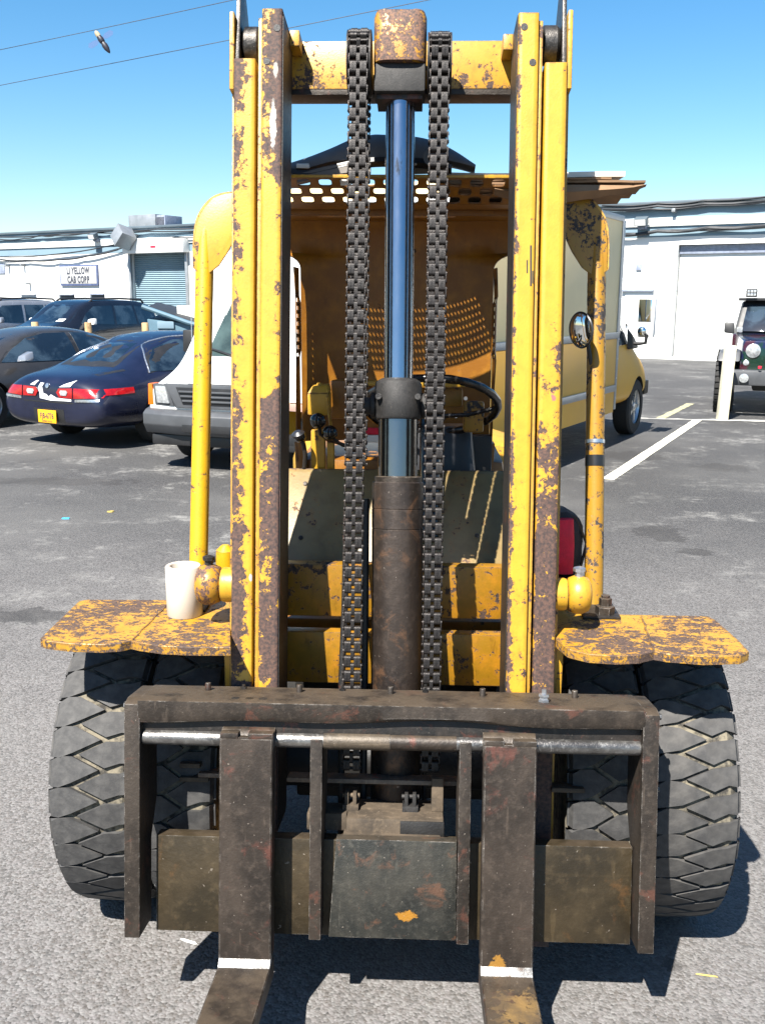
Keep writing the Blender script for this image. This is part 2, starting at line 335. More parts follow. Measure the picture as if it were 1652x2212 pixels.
def wbox(name, mat, u0, u1, o0, o1, z0, z1, bev=.01, par=None): return MB(wp).box(u0, u1, o0, o1, z0, z1).build(name, mat, par or B, bev)
gu0, gz1 = PW(1456, 650)[0], PW(1458, 529)[1]; gu1 = gu0+5.2
ru0, ru1, rz1 = PW(286, 600)[0], PW(406, 600)[0], PW(340, 544)[1]
UL, UR_ = -130, 40; ZW = 3.82
for a, b, z0, z1 in ((UL, ru0, 0, ZW), (ru0, ru1, rz1, ZW), (ru1, gu0, 0, ZW), (gu0, gu1, gz1, ZW), (gu1, UR_, 0, ZW)): wbox('wall', 'wall', a, b, -.35, 0, z0, z1, 0)
wbox('rear_block', 'wall', UL, UR_, -14, -.352, 0, 4.80, 0)
wbox('band', 'band', UL, UR_, -.34, .01, 3.822, 4.148, 0); wbox('ledge', 'wall', UL, UR_, -.34, .07, 4.15, 4.41, .02)
wbox('band', 'band', UL, UR_, -.34, .02, 4.412, 4.82, 0); wbox('coping', 'coping', UL-.1, UR_+.1, -14, .09, 4.822, 4.93, .02)
gd_ = wbox('garage_door', 'door_white', gu0+.02, gu1-.02, -.30, -.24, .03, gz1-.004, .01)
for k in range(1, 5): wbox('door_seam', 'door_grey', gu0+.03, gu1-.03, -.238, -.232, gz1*k/5-.012, gz1*k/5+.012, 0, gd_)
wbox('header_shadow', 'slate', gu0+.02, gu1-.02, -.238, -.16, gz1-.28, gz1-.01, .01)  # grey-blue box put in for the shadow under the door head
wbox('threshold', 'wall', gu0-1.4, gu1+.5, .02, .85, 0, .05, .02)
m = MB(wp); n_ = int(rz1/.085)                    # corrugated curtain of the shutter
m.loop([[(ru0+.02, -.16+.018*math.sin(math.pi*i/2)-(.012 if i % 4 == 3 else 0), rz1*i/(n_*4)) for i in range(n_*4+1)], [(ru1-.02, -.16+.018*math.sin(math.pi*i/2)-(.012 if i % 4 == 3 else 0), rz1*i/(n_*4)) for i in range(n_*4+1)]], False, False)
m.build('shutter_curtain', 'shutter', B, 0, 20)
hz0, hz1 = rz1-.06, PW(340, 518)[1]
hb = wbox('shutter_housing', 'wall', ru0-.1, ru1+.18, .02, .42, hz0, hz1, .02)
wbox('shutter_tag', 'red', (ru0+ru1)/2-.05, (ru0+ru1)/2+.25, .421, .424, hz0+.2, hz0+.3, 0, hb)
for u in (ru0-.02, ru1+.02): wbox('shutter_guide', 'galv', u-.06, u+.06, .0, .12, .0, hz0, .005)
def door(x0, x1, y1, mat, name='door', z0=.05):
    u0, u1, z1 = PW(x0, 650)[0], PW(x1, 650)[0], PW((x0+x1)/2, y1)[1]
    d = wbox(name, mat, u0, u1, .004, .03, z0, z1, .005); wbox('lintel', 'slate', u0-.12, u1+.02, .004, .12, z1+.005, z1+.06, .005, d)
    MB(wp).ball((u0+.1, .07, 1.05), .04, 8).build('handle', 'door_dark', d); return d
door(133, 162, 638, 'door_dark'); door(200, 227, 637, 'door_dark'); door(51, 80, 638, 'door_grey'); door(1350, 1409, 630, 'door_white')
for (x0, x1, y0, y1) in ((-6, 13, 570, 591), (1374, 1385, 571, 584)):
    (u0, z1), (u1, z0) = PW(x0, y0), PW(x1, y1); wbox('vent_panel', 'slate', u0, u1, .004, .05, z0, z1, .005)
for x, y in ((21, 574), (54, 572), (66, 612), (1458, 455), (297, 508)):
    u, z = PW(x, y); cm_ = wbox('wall_camera', 'galv', u-.06, u+.06, .004, .26, z-.06, z+.05, .02)
def wcable(pts, r=.035, out=.16):
    P = [PW(x, y, out) for x, y in pts]; q = []
    for i in range(len(P)-1):
        for k in range(5):
            f = k/5; q.append((P[i][0]+(P[i+1][0]-P[i][0])*f, out+.02*math.sin(i*2+k), P[i][1]+(P[i+1][1]-P[i][1])*f-.05*math.sin(f*math.pi)))
    q.append((P[-1][0], out, P[-1][1])); MB(wp).tube(q, r, 6).build('cable', 'cable', B, 0, 60)
wcable([(-60, 516), (0, 512), (135, 505), (250, 497), (340, 495), (500, 487)])
wcable([(-60, 518), (0, 517), (52, 515), (87, 508), (120, 509), (193, 502), (320, 500), (500, 494)], .03)
wcable([(-60, 557), (0, 555), (123, 549), (250, 528)], .032); wcable([(-60, 561), (0, 560), (60, 562), (125, 561), (190, 553), (268, 534)], .04)
wcable([(290, 519), (380, 513), (500, 508)], .03)
wcable([(1300, 444), (1420, 439), (1520, 433), (1680, 422)], .03); wcable([(1300, 452), (1420, 445), (1520, 440), (1680, 430)], .045)
wcable([(1300, 452), (1400, 452), (1530, 443), (1680, 433)], .03); wcable([(1320, 508), (1420, 499), (1530, 492), (1680, 485)], .06); wcable([(1320, 504), (1450, 497), (1680, 489)], .03)
# sign
(u0, z1), (u1, z0) = PW(132, 573), PW(216, 617)
Sg = thing('sign', 'white framed wall sign lettered LI YELLOW CAB CORP on the white warehouse', 'sign', wp(((u0+u1)/2, .05, z0)))
MB(wp).box(u0, u1, .005, .10, z0, z1).build('sign_frame', 'sign_blue', Sg, .01)
MB(wp).box(u0+.07, u1-.07, .1005, .112, z0+.09, z1-.07).build('sign_board', plain('sign_white', (.50, .50, .49), .6, 0, .05), Sg, .004)
zm = (z0+z1)/2; um = (u0+u1)/2
def wtext(s, z, size): text('sign_letters', s, size, 'sign_text', Sg, Matrix(((WU.x, 0, WN.x, wp((um, .119, z)).x), (WU.y, 0, WN.y, wp((um, .119, z)).y), (0, 1, 0, z), (0, 0, 0, 1))), .66, .004, .016)
wtext('LI YELLOW', zm+.19, .42); wtext('CAB CORP', zm-.21, .42)
# floodlights, hooded box, rooftop unit
def flood(px, py, label):
    u, z = PW(px, py, .3); L = thing('floodlight', label, 'floodlight', wp((u, .02, z)), None, 'floodlights on the warehouse wall')
    MB(wp).hull8([(u-.2, .18, z-.02), (u+.2, .18, z-.02), (u+.2, .42, z-.12), (u-.2, .42, z-.12)], [(u-.2, .25, z+.2), (u+.2, .25, z+.2), (u+.2, .5, z+.1), (u-.2, .5, z+.1)]).build('lamp_housing', 'coping', L, .01)
    MB(wp).hull8([(u-.17, .425, z-.10), (u+.17, .425, z-.10), (u+.17, .435, z-.10), (u-.17, .435, z-.10)], [(u-.17, .497, z+.08), (u+.17, .497, z+.08), (u+.17, .507, z+.08), (u-.17, .507, z+.08)]).build('lens', 'white', L)
    MB(wp).box(u-.12, u+.12, .025, .25, z-.2, z-.06).build('bracket', 'slate', L, .01)
flood(203, 512, 'small floodlight on the wall above the LI YELLOW CAB CORP sign'); flood(1385, 481, 'small floodlight on the wall above the white side door')
u, z = PW(267, 512, .7); bx = MB(); c0_ = wp((u, .7, z)); rm = Matrix.Rotation(R_(35), 3, 'Z') @ Matrix.Rotation(R_(38), 3, 'X') @ Matrix.Rotation(R_(20), 3, 'Y')
bx.box(-.36, .36, -.36, .36, -.36, .36); bx.v = [tuple(c0_ + rm @ V(p)) for p in bx.v]
VB = thing('vent_hood', 'tilted square sheet metal hood on an arm beside the blue roller shutter', 'vent hood', c0_)
bx.build('hood_box', 'galv', VB, .02); MB().tube([c0_-ZZ*.3, wp((u+.12, .3, z-.55)), wp((u+.12, .02, z-.55))], .07, 8).build('arm', 'galv', VB)
RU = thing('rooftop_unit', 'grey boxy air conditioner standing on the warehouse roof', 'air conditioner', wp((PW(315, 480, -4)[0], -4, 4.93)))
u0, u1 = PW(278, 480, -4)[0], PW(354, 480, -4)[0]; z1 = PW(315, 463, -4)[1]
MB(wp).box(u0, u1-.55, -5.4, -4, 5.02, z1).build('casing', 'galv', RU, .02); MB(wp).box(u1-.548, u1, -5.3, -4.1, 5.02, z1-.06).build('coil_section', 'slate', RU, .02)
for k in range(6): MB(wp).box(u1-.5+k*.08, u1-.47+k*.08, -4.098, -4.07, 5.1, z1-.15).build('louvre', 'door_dark', RU)
for u in (u0+.2, u1-.3): MB(wp).box(u-.06, u+.06, -5.2, -4.2, 4.932, 5.019).build('foot', 'coping', RU)
# ------------------------------------------------------------------ vehicles
M['car_blue'] = plain('car_paint_blue', (.010, .013, .036), .3, .15, .25, 3, 0, Coat_Weight=.45, Coat_Roughness=.06)
M['car_grey'] = plain('car_paint_grey', (.06, .056, .054), .3, .4, .15, 3, 0, Coat_Weight=.5, Coat_Roughness=.08)
M['car_silver'] = plain('car_paint_silver', (.34, .36, .40), .25, .5, .1, 3, 0, Coat_Weight=.5)
M['car_black'] = plain('car_paint_black', (.012, .014, .022), .16, .2, .2, 3, 0, Coat_Weight=.6)
M['van_white'] = plain('van_white', (.80, .80, .77), .3, 0, .04, 2, 0, Coat_Weight=.3)
t = NT('car_glass'); a = t.noise(2.1, 5, .6, .5); M['glass'] = t.out(t.mix(t.step(a, .42, .62), (.008, .012, .018), (.035, .055, .075)), .03, 0, Specular_IOR_Level=1.0, Coat_Weight=.5, Coat_Roughness=.02)
M['glass_green'] = plain('car_glass_green', (.05, .075, .07), .05, 0, .5, 3, 0, Specular_IOR_Level=.7)
M['trim'] = plain('trim_dark', (.015, .015, .016), .5, 0, .2)
M['bumper_grey'] = plain('bumper_grey', (.075, .079, .086), .45, 0, .2, 4)
M['lamp_red'] = plain('lamp_red', (.35, .006, .008), .15, 0, .3, 20, 0, Coat_Weight=.5)
M['lamp_clear'] = plain('lamp_clear', (.55, .57, .58), .1, .4, .35, 25, 0, Coat_Weight=.5)
M['amber'] = plain('lamp_amber', (.75, .16, .008), .2)
M['tyre'] = plain('car_tyre', (.018, .018, .018), .85, 0, .3, 12)
M['alloy'] = plain('alloy', (.42, .43, .44), .3, .7, .15, 8)
M['plate_y'] = plain('plate_yellow', (.85, .42, .01), .5, 0, .05)
M['plate_ink'] = plain('plate_ink', (.02, .025, .08), .5)
M['peel'] = plain('bare_primer', (.75, .76, .76), .6, 0, .08, 9)
def place(name, label, cat, a, b, hx, hy, group=None):
    d = CF(hx, hy); return thing(name, label, cat, CF(a, b), math.atan2(d.y, d.x), group)
def loft_body(st, par, mat, wells, wr, sq=.62, lvl=2):
    m = MB(); rings = []
    for x, zb, wb, zl, wl, zr, wr_ in st:
        h = [(0, zb), (wb*.8, zb), (wb, zb+.09), (max(wb, wl)*1.0, (zb+zl)/2), (wl, zl), (wr_, zl+(zr-zl)*(.75+.2*(sq-.62)/.3)), (wr_*sq, zr), (0, zr+.012)]
        rings.append([(x, y, z) for y, z in h]+[(x, -y, z) for y, z in h[-2:0:-1]])
    m.loop(rings); me = m.mesh('body', mat, 0, 0)
    o = link('body', me, None); o.modifiers.new('s', 'SUBSURF').levels = lvl
    cm = MB()
    for x in wells:
        for s in (-1, 1): cm.lathe([(wr, 0), (wr, .42)], (x, s*(max(q[2] for q in st)-.26), wr*.88), (0, s, 0), 28)
    c = link('cut', cm.mesh('cut', 'trim', 0, 0), None)
    if wells:
        b = o.modifiers.new('b', 'BOOLEAN'); b.object = c; b.operation = 'DIFFERENCE'; b.solver = 'EXACT'; b.material_mode = 'TRANSFER'
    dg = bpy.context.evaluated_depsgraph_get(); me2 = bpy.data.meshes.new_from_object(o.evaluated_get(dg))
    bpy.data.objects.remove(o); bpy.data.objects.remove(c)
    me2.shade_smooth(); me2.set_sharp_from_angle(angle=R_(50))
    bd = link('body', me2, par); bm = bmesh.new(); bm.from_mesh(me2); bv = BVHTree.FromBMesh(bm); bm.free()
    return bd, bv
def patch(name, mat, par, bv, poly, org, d, off=.006, cuts=3):
    """a thin panel lying on the body: poly (a, b) -> org(a, b), thrown along d"""
    bm = bmesh.new(); vs = [bm.verts.new((a, b, 0)) for a, b in poly]; bm.faces.new(vs)
    bmesh.ops.triangulate(bm, faces=bm.faces[:]); bmesh.ops.subdivide_edges(bm, edges=bm.edges[:], cuts=cuts, use_grid_fill=True)
    d = V(d).normalized(); ok = {}
    for v in bm.verts:
        h, n, i, q = bv.ray_cast(V(org(v.co.x, v.co.y)), d)
        ok[v] = h is not None
        if h is not None: v.co = h - d*off
    bad = [v for v in bm.verts if not ok[v]]
    if bad: bmesh.ops.delete(bm, geom=bad, context='VERTS')
    bmesh.ops.recalc_face_normals(bm, faces=bm.faces)
    r = bmesh.ops.extrude_face_region(bm, geom=bm.faces[:]); bmesh.ops.translate(bm, vec=d*(off+.012), verts=[g for g in r['geom'] if isinstance(g, bmesh.types.BMVert)])
    bmesh.ops.recalc_face_normals(bm, faces=bm.faces)
    me = bpy.data.meshes.new(name); bm.to_mesh(me); bm.free(); me.shade_smooth(); me.set_sharp_from_angle(angle=R_(40)); me.materials.append(M[mat]); return link(name, me, par)
def car_wheel(par, x, y, r, wd=.2, spokes=7, rim='alloy'):
    s = 1 if y > 0 else -1
    t_ = MB().lathe([(r*.62, -wd/2), (r*.93, -wd/2), (r, -wd/2+.025), (r, wd/2-.025), (r*.93, wd/2), (r*.62, wd/2)], (x, y-s*wd/2, r), (0, s, 0), 32, False).build('wheel', 'tyre', par, 0)
    o = y-s*.02; m = MB().lathe([(r*.66, -.1), (r*.68, 0), (r*.62, .006), (r*.58, -.02), (r*.56, -.12)], (x, o, r), (0, s, 0), 28, False)
    m.lathe([(r*.17, -.05), (r*.17, .0), (r*.1, .012), (.01, .012)], (x, o, r), (0, s, 0), 14)
    for k in range(spokes):
        a = 2*math.pi*k/spokes; u = V((math.cos(a), 0, math.sin(a))); q = V((-math.sin(a), 0, math.cos(a))); c = V((x, o, r))
        a_ = [c+u*r*.14+q*r*.07, c+u*r*.6+q*r*.06, c+u*r*.6-q*r*.06, c+u*r*.14-q*r*.07]
        m.hull8([p-V((0, s*.035, 0)) for p in a_], [p-V((0, s*.008, 0)) for p in a_])
    m.build('rim', rim, t_, 0); MB().lathe([(.02, 0), (r*.57, 0), (r*.57, .01), (.02, .01)], (x, o-s*.1, r), (0, s, 0), 20).build('hub', 'trim', t_)
    return t_
SEDAN = [(0, .36, .60, .60, .68, .72, .45), (.03, .28, .78, .62, .82, .80, .55), (.16, .24, .88, .72, .86, .87, .62), (.60, .22, .915, .78, .87, .93, .64), (.80, .22, .92, .82, .87, 1.0, .64), (1.48, .2, .925, .84, .86, 1.305, .58), (2.2, .2, .925, .84, .86, 1.365, .58), (2.9, .2, .92, .83, .85, 1.28, .56), (3.75, .2, .915, .80, .84, .94, .60), (4.45, .22, .89, .72, .78, .78, .55), (4.80, .27, .80, .60, .70, .69, .48), (4.93, .36, .62, .52, .58, .58, .4)]
side = lambda s: (lambda a, b: (a, s*3, b))
def sedan(ob, mat, glass='glass', rev=False):
    bd, bv = loft_body(SEDAN, ob, mat, (1.02, 3.86), .365, .72)
    for s in (-1, 1):
        w1 = [(.95, .89), (1.06, 1.02), (1.28, 1.16), (1.65, 1.25), (2.02, 1.265), (2.06, .875)]; w2 = [(2.14, .87), (2.11, 1.265), (2.5, 1.262), (2.85, 1.20), (3.2, 1.05), (3.5, .885)]
        patch('window_trim', 'trim', ob, bv, [(.90, .87), (1.03, 1.04), (1.26, 1.185), (1.65, 1.275), (2.5, 1.287), (2.88, 1.22), (3.24, 1.06), (3.57, .865)], side(s), (0, -s, 0), .004, 4)
        for q in (w1, w2): patch('side_window', glass, ob, bv, q, side(s), (0, -s, 0), .009, 4)
    patch('window_trim', 'trim', ob, bv, [(-.76, .945), (.76, .945), (.58, 1.305), (-.58, 1.305)], lambda a, b: (-3, a, b), (1, 0, 0), .005, 4)
    patch('windshield', glass, ob, bv, [(-.68, .95), (.68, .95), (.53, 1.255), (-.53, 1.255)], lambda a, b: (8, a, b), (-1, 0, 0), .008)
    patch('rear_window', glass, ob, bv, [(-.71, .97), (.71, .97), (.545, 1.28), (-.545, 1.28)], lambda a, b: (-3, a, b), (1, 0, 0), .008)
    for x in (1.02, 3.86):
        for y in (-.885, .885): car_wheel(ob, x, y, .32, .21, 9)
    return bd, bv
BS = place('sedan', 'dark blue sedan seen from behind with peeling trunk paint and yellow plate', 'car', -4.02, 11.6, .50, .866)
bd, bv = sedan(BS, 'car_blue')
rear = lambda a, b: (-3, a, b); RD = (1, 0, 0)
for s in (-1, 1):
    patch('tail_light', 'lamp_red', BS, bv, [(s*.82, 0.630), (s*.44, 0.610), (s*.44, 0.730), (s*.82, 0.725)], rear, RD, .012)
    patch('tail_light', 'lamp_red', BS, bv, [(s*.42, 0.610), (s*.20, 0.615), (s*.16, 0.670), (s*.20, 0.720), (s*.42, 0.730)], rear, RD, .012)
    patch('reverse_light', 'lamp_clear', BS, bv, [(s*.24, 0.640), (s*.33, 0.640), (s*.35, 0.675), (s*.33, 0.700), (s*.24, 0.700), (s*.22, 0.675)], rear, RD, .02)
    patch('lamp_trim', 'zinc', BS, bv, [(s*.80, 0.585), (s*.46, 0.570), (s*.46, 0.600), (s*.80, 0.615)], rear, RD, .01)
patch('tail_light', 'lamp_red', BS, bv, [(.03, 0.655), (.55, 0.660), (.56, 0.730), (.05, 0.725)], side(-1), (0, 1, 0), .01)
patch('bare_patch', 'peel', BS, bv, [(.13, 0.590), (-.05, 0.570), (-.40, 0.575), (-.40, 0.600), (-.15, 0.605), (-.06, 0.640), (-.02, 0.610), (.02, 0.640), (.07, 0.650), (.09, 0.730), (.06, 0.770), (.12, 0.775), (.16, 0.710), (.13, 0.650)], rear, RD, .007, 4)
patch('bare_patch', 'peel', BS, bv, [(-.20, 0.735), (-.38, 0.745), (-.43, 0.820), (-.36, 0.795), (-.28, 0.770)], rear, RD, .007, 4)
patch('bare_patch', 'peel', BS, bv, [(.22, 0.740), (.30, 0.745), (.20, 0.800), (.17, 0.795)], rear, RD, .007, 4)
patch('badge', 'zinc', BS, bv, [(.03*math.cos(a*.5), 0.745+.03*math.sin(a*.5)) for a in range(12)], rear, RD, .012)
patch('trunk_gap', 'trim', BS, bv, [(-.80, 0.545), (.80, 0.545), (.80, 0.558), (-.80, 0.558)], rear, RD, .003)
patch('bumper_recess', 'trim', BS, bv, [(-.26, 0.310), (.26, 0.310), (.26, 0.470), (-.26, 0.470)], rear, RD, .003)
for s in (-1, 1):
    patch('door_gap', 'trim', BS, bv, [(2.09, .36), (2.08, .36), (2.09, .87), (2.10, .87)], side(s), (0, -s, 0), .003)
    patch('door_gap', 'trim', BS, bv, [(1.42, .50), (1.41, .50), (1.30, .86), (1.31, .86)], side(s), (0, -s, 0), .003)
    patch('door_handle', 'car_blue', BS, bv, [(1.5, .76), (1.68, .76), (1.68, .79), (1.5, .79)], side(s), (0, -s, 0), .02)
    patch('trunk_gap', 'trim', BS, bv, [(.18, .865), (.18, .85), (.66, .91), (.66, .925)], side(s), (0, -s, 0), .003)
pl = MB().box(-.03, -.018, -.155, .155, .30, .455).build('licence_plate', 'plate_y', BS, .004)
PMX = Matrix(((0, 0, -1, -.031), (-1, 0, 0, 0), (0, 1, 0, .382), (0, 0, 0, 1)))
text('plate_letters', 'FJB-6776', .092, 'plate_ink', pl, PMX, .62, .001, .002)
PMX2 = PMX.copy(); PMX2[2][3] = .318; text('plate_letters', 'EMPIRE STATE', .026, 'plate_ink', pl, PMX2, .9, .001)
for s in (-1, 1):
    pts = []
    for a, b in smooth([(.92, .872), (1.04, 1.045), (1.265, 1.19), (1.65, 1.282), (2.1, 1.294), (2.5, 1.292), (2.88, 1.225), (3.24, 1.065)], 5):
        h = bv.ray_cast(V((a, s*3, b)), V((0, -s, 0)))[0]
        if h: pts.append(h+V((0, s*.004, 0)))
    MB().tube(pts, .011, 6).build('chrome_trim', 'zinc', BS, 0, 60)
    MB().hull8([(3.25, s*.88, .90), (3.37, s*.88, .90), (3.37, s*1.0, .92), (3.27, s*1.0, .92)], [(3.25, s*.88, 1.0), (3.35, s*.88, .99), (3.35, s*.98, .99), (3.27, s*.99, 1.0)]).build('wing_mirror', 'car_blue', BS, .02)
GS = place('sedan', 'dark grey sedan with its nose at the left picture edge beside the blue sedan', 'car', -4.33, 17.05, -.47, -.88)
bd, bv = sedan(GS, 'car_grey')
for s in (-1, 1):
    MB().hull8([(3.20, s*.88, .90), (3.37, s*.88, .89), (3.37, s*1.07, .91), (3.23, s*1.09, .91)], [(3.19, s*.9, 1.04), (3.35, s*.9, .97), (3.35, s*1.03, .99), (3.22, s*1.07, 1.04)]).build('wing_mirror', 'car_silver', GS, .025)
    patch('headlight', 'lamp_clear', GS, bv, [(s*.42, .52), (s*.66, .54), (s*.66, .62), (s*.42, .62)], lambda a, b: (8, a, b), (-1, 0, 0), .01)
    patch('door_gap', 'trim', GS, bv, [(2.09, .36), (2.08, .36), (2.10, .87), (2.11, .87)], side(s), (0, -s, 0), .003)
patch('paper', 'white', GS, bv, [(.15, .955), (.62, .96), (.60, 1.0), (.15, .995)], lambda a, b: (8, a, b), (-1, 0, 0), .016)
SUVS = [(0, .45, .75, .9, .80, 1.1, .6), (.05, .38, .88, 1.0, .90, 1.40, .68), (.25, .36, .95, 1.05, .92, 1.70, .68), (1.2, .35, .96, 1.06, .93, 1.765, .70), (2.4, .35, .96, 1.06, .93, 1.765, .70), (2.95, .35, .96, 1.05, .93, 1.70, .69), (3.55, .35, .95, 1.03, .91, 1.16, .68), (4.3, .37, .93, .96, .86, 1.06, .6), (4.62, .42, .86, .85, .78, .93, .5), (4.7, .5, .7, .7, .66, .75, .4)]
def suv(ob, mat, rail=True):
    bd, bv = loft_body(SUVS, ob, mat, (.95, 3.75), .42, .88)
    for s in (-1, 1):
        for q in ([(.30, 1.12), (.42, 1.56), (1.05, 1.60), (1.05, 1.10)], [(1.13, 1.10), (1.13, 1.60), (1.85, 1.60), (1.95, 1.10)], [(2.04, 1.10), (1.94, 1.60), (2.62, 1.58), (2.95, 1.40), (3.22, 1.14)]): patch('side_window', 'glass', ob, bv, q, side(s), (0, -s, 0))
        if rail: MB().tube([(.5, s*.60, 1.68), (.6, s*.60, 1.765), (1.5, s*.61, 1.79), (2.5, s*.60, 1.765), (2.65, s*.60, 1.68)], .026, 8).build('roof_rail', 'trim', ob, 0, 60)
        MB().hull8([(2.95, s*.93, 1.10), (3.10, s*.93, 1.10), (3.10, s*1.17, 1.12), (2.98, s*1.18, 1.12)], [(2.95, s*.94, 1.27), (3.08, s*.94, 1.25), (3.08, s*1.15, 1.26), (2.98, s*1.16, 1.28)]).build('wing_mirror', 'white' if mat != 'car_silver' else 'car_silver', ob, .03)
        patch('headlight', 'lamp_clear', ob, bv, [(s*.45, .78), (s*.74, .80), (s*.74, .92), (s*.45, .92)], lambda a, b: (8, a, b), (-1, 0, 0), .01)
    patch('windshield', 'glass', ob, bv, [(-.74, 1.16), (.74, 1.16), (.62, 1.64), (-.62, 1.64)], lambda a, b: (8, a, b), (-1, 0, 0), .008)
    patch('paper', 'white', ob, bv, [(.30, 1.20), (.62, 1.20), (.61, 1.27), (.30, 1.26)], lambda a, b: (8, a, b), (-1, 0, 0), .016)
    for x in (.95, 3.75):
        for y in (-.93, .93): car_wheel(ob, x, y, .37, .24, 6)
suv(place('suv', 'black suv with roof rails parked behind the wooden posts', 'car', -7.15, 28.8, -.45, -.89), 'car_black')
suv(place('suv', 'silver suv partly hidden behind the grey sedan at the left edge', 'car', -10.1, 30.2, -.45, -.89), 'car_silver')
# white van
VN = place('van', 'white van with grey grille and grey bumper parked nose forward', 'van', -1.60+.342*5.15, 9.95+.94*5.15, -.342, -.94)
ST = [(0, .5, .9, 1.1, .95, 1.9, .8), (.05, .45, .97, 1.15, .98, 2.0, .84), (.5, .42, .99, 1.15, .99, 2.03, .86), (3.5, .42, .99, 1.15, .99, 2.03, .86), (3.95, .42, .99, 1.13, .985, 1.93, .92), (4.45, .42, .985, 1.06, .975, 1.19, .90), (4.75, .42, .98, .97, .94, 1.08, .76), (5.05, .45, .97, .90, .92, .98, .70), (5.15, .50, .95, .86, .92, .92, .75), (5.17, .55, .9, .8, .88, .88, .72)]
bd, bv = loft_body(ST, VN, 'van_white', (1.0, 4.35), .42, .85)
fr = lambda a, b: (9, a, b); FD = (-1, 0, 0)
patch('windshield', 'glass_green', VN, bv, [(-.955, 1.16), (.955, 1.16), (.88, 1.88), (-.88, 1.88)], fr, FD, .01, 4)
for s in (-1, 1): patch('side_window', 'glass', VN, bv, [(3.1, 1.2), (3.1, 1.78), (3.75, 1.74), (4.1, 1.2)], side(s), (0, -s, 0))
patch('hood_gap', 'trim', VN, bv, [(-.90, .895), (.90, .895), (.90, .908), (-.90, .908)], fr, FD, .004)
gr = MB().hull8([(5.10, -.70, .65), (5.20, -.58, .65), (5.20, .58, .65), (5.10, .70, .65)], [(5.10, -.74, .90), (5.19, -.74, .90), (5.19, .74, .90), (5.10, .74, .90)]).build('grille', 'bumper_grey', VN, .02)
MB().hull8([(5.19, -.50, .69), (5.206, -.50, .69), (5.206, .50, .69), (5.19, .50, .69)], [(5.18, -.58, .865), (5.2, -.58, .865), (5.2, .58, .865), (5.18, .58, .865)]).build('grille_opening', 'trim', gr, .004)
for k in range(3): MB().box(5.19, 5.222, -.5-.02*k, .5+.02*k, .717+.048*k, .737+.048*k).build('grille_bar', 'bumper_grey', gr, .006)
for s in (-1, 1):
    MB().hull8([(5.08, s*.60, .665), (5.185, s*.62, .665), (5.165, s*.86, .665), (5.08, s*.86, .665)], [(5.08, s*.70, .89), (5.18, s*.70, .89), (5.16, s*.88, .89), (5.08, s*.88, .89)]).build('headlight_bezel', 'bumper_grey', VN, .012)
    MB().hull8([(5.15, s*.66, .69), (5.2, s*.665, .69), (5.18, s*.83, .69), (5.13, s*.83, .69)], [(5.15, s*.715, .87), (5.195, s*.715, .87), (5.175, s*.85, .87), (5.13, s*.85, .87)]).build('headlight', 'lamp_clear', VN, .012)
    MB().hull8([(4.98, s*.90, .665), (5.165, s*.875, .665), (5.15, s*.955, .665), (4.98, s*.99, .665)], [(4.98, s*.90, .89), (5.16, s*.89, .89), (5.145, s*.95, .89), (4.98, s*.98, .89)]).build('marker_light', 'amber', VN, .012)
    MB().hull8([(4.05, s*.98, 1.15), (4.12, s*.98, 1.15), (4.14, s*1.13, 1.17), (4.06, s*1.13, 1.17)], [(4.05, s*1.0, 1.42), (4.12, s*1.0, 1.42), (4.13, s*1.13, 1.42), (4.06, s*1.13, 1.42)]).build('wing_mirror', 'trim', VN, .02)
    for x in (1.0, 4.35): car_wheel(VN, x, s*.96, .365, .22, 6)
bp = MB().loop([[(5.0, s, z), (5.30-d, s, z), (5.36-d, s, z+.10), (5.36-d, s, z+.21), (5.30-d, s, z+.25), (5.0, s, z+.25)] for s, z, d in ((-1.0, .39, .25), (-.92, .385, .05), (-.5, .38, 0), (.5, .38, 0), (.92, .385, .05), (1.0, .39, .25))]).build('bumper', 'bumper_grey', VN, .012)
MB().box(5.358, 5.364, -.42, .42, .425, .50).build('bumper_opening', 'trim', bp, .002)
MB().box(5.0, 5.25, -.86, .86, .26, .375).build('air_dam', 'trim', VN, .02)
MB().tube([(4.62, -.2, 1.165), (4.5, -.62, 1.25)], .012, 6).build('wiper', 'trim', VN); MB().tube([(4.6, .5, 1.165), (4.48, .05, 1.25)], .012, 6).build('wiper', 'trim', VN)
MB().tube([(4.55, -.76, 1.08), (4.5, -.78, 1.75)], .005, 6).build('aerial', 'zinc', VN)
# box truck
M['truck_side'] = plain('truck_cream', (.98, .74, .38), .6, 0, .1, .9)
M['truck_yellow'] = plain('truck_yellow', (.72, .37, .02), .5, 0, .12, 1.2)
TK = place('box_truck', 'yellow and cream box truck parked behind the forklift with its nose facing away', 'truck', -.10, 8.79, .49, .87)
TW, LB = .98, 4.33
MB().box(.02, LB, -TW, TW, .74, 2.75).build('cargo_box', 'truck_side', TK, .015)
MB().box(-.004, .018, -TW+.06, TW-.06, .80, 2.62).build('rear_door', 'white', TK, .006)
MB().box(-.02, .03, -TW-.01, TW+.01, .72, .79).build('rear_sill', plain('rusty_sill', (.45, .28, .22), .7, 0, .4, 6), TK, .006)
for y in (-TW, TW): MB().box(-.012, .045, y-.04, y+.04, .79, 2.76).build('corner_post', 'white', TK, .006)
MB().box(-.22, .0, -.9, .9, .42, .50).build('step_bumper', 'trim', TK, .01)
MB().box(-.05, 4.4, -.5, .5, .5, .715).build('frame_rail', 'black', TK, .01)
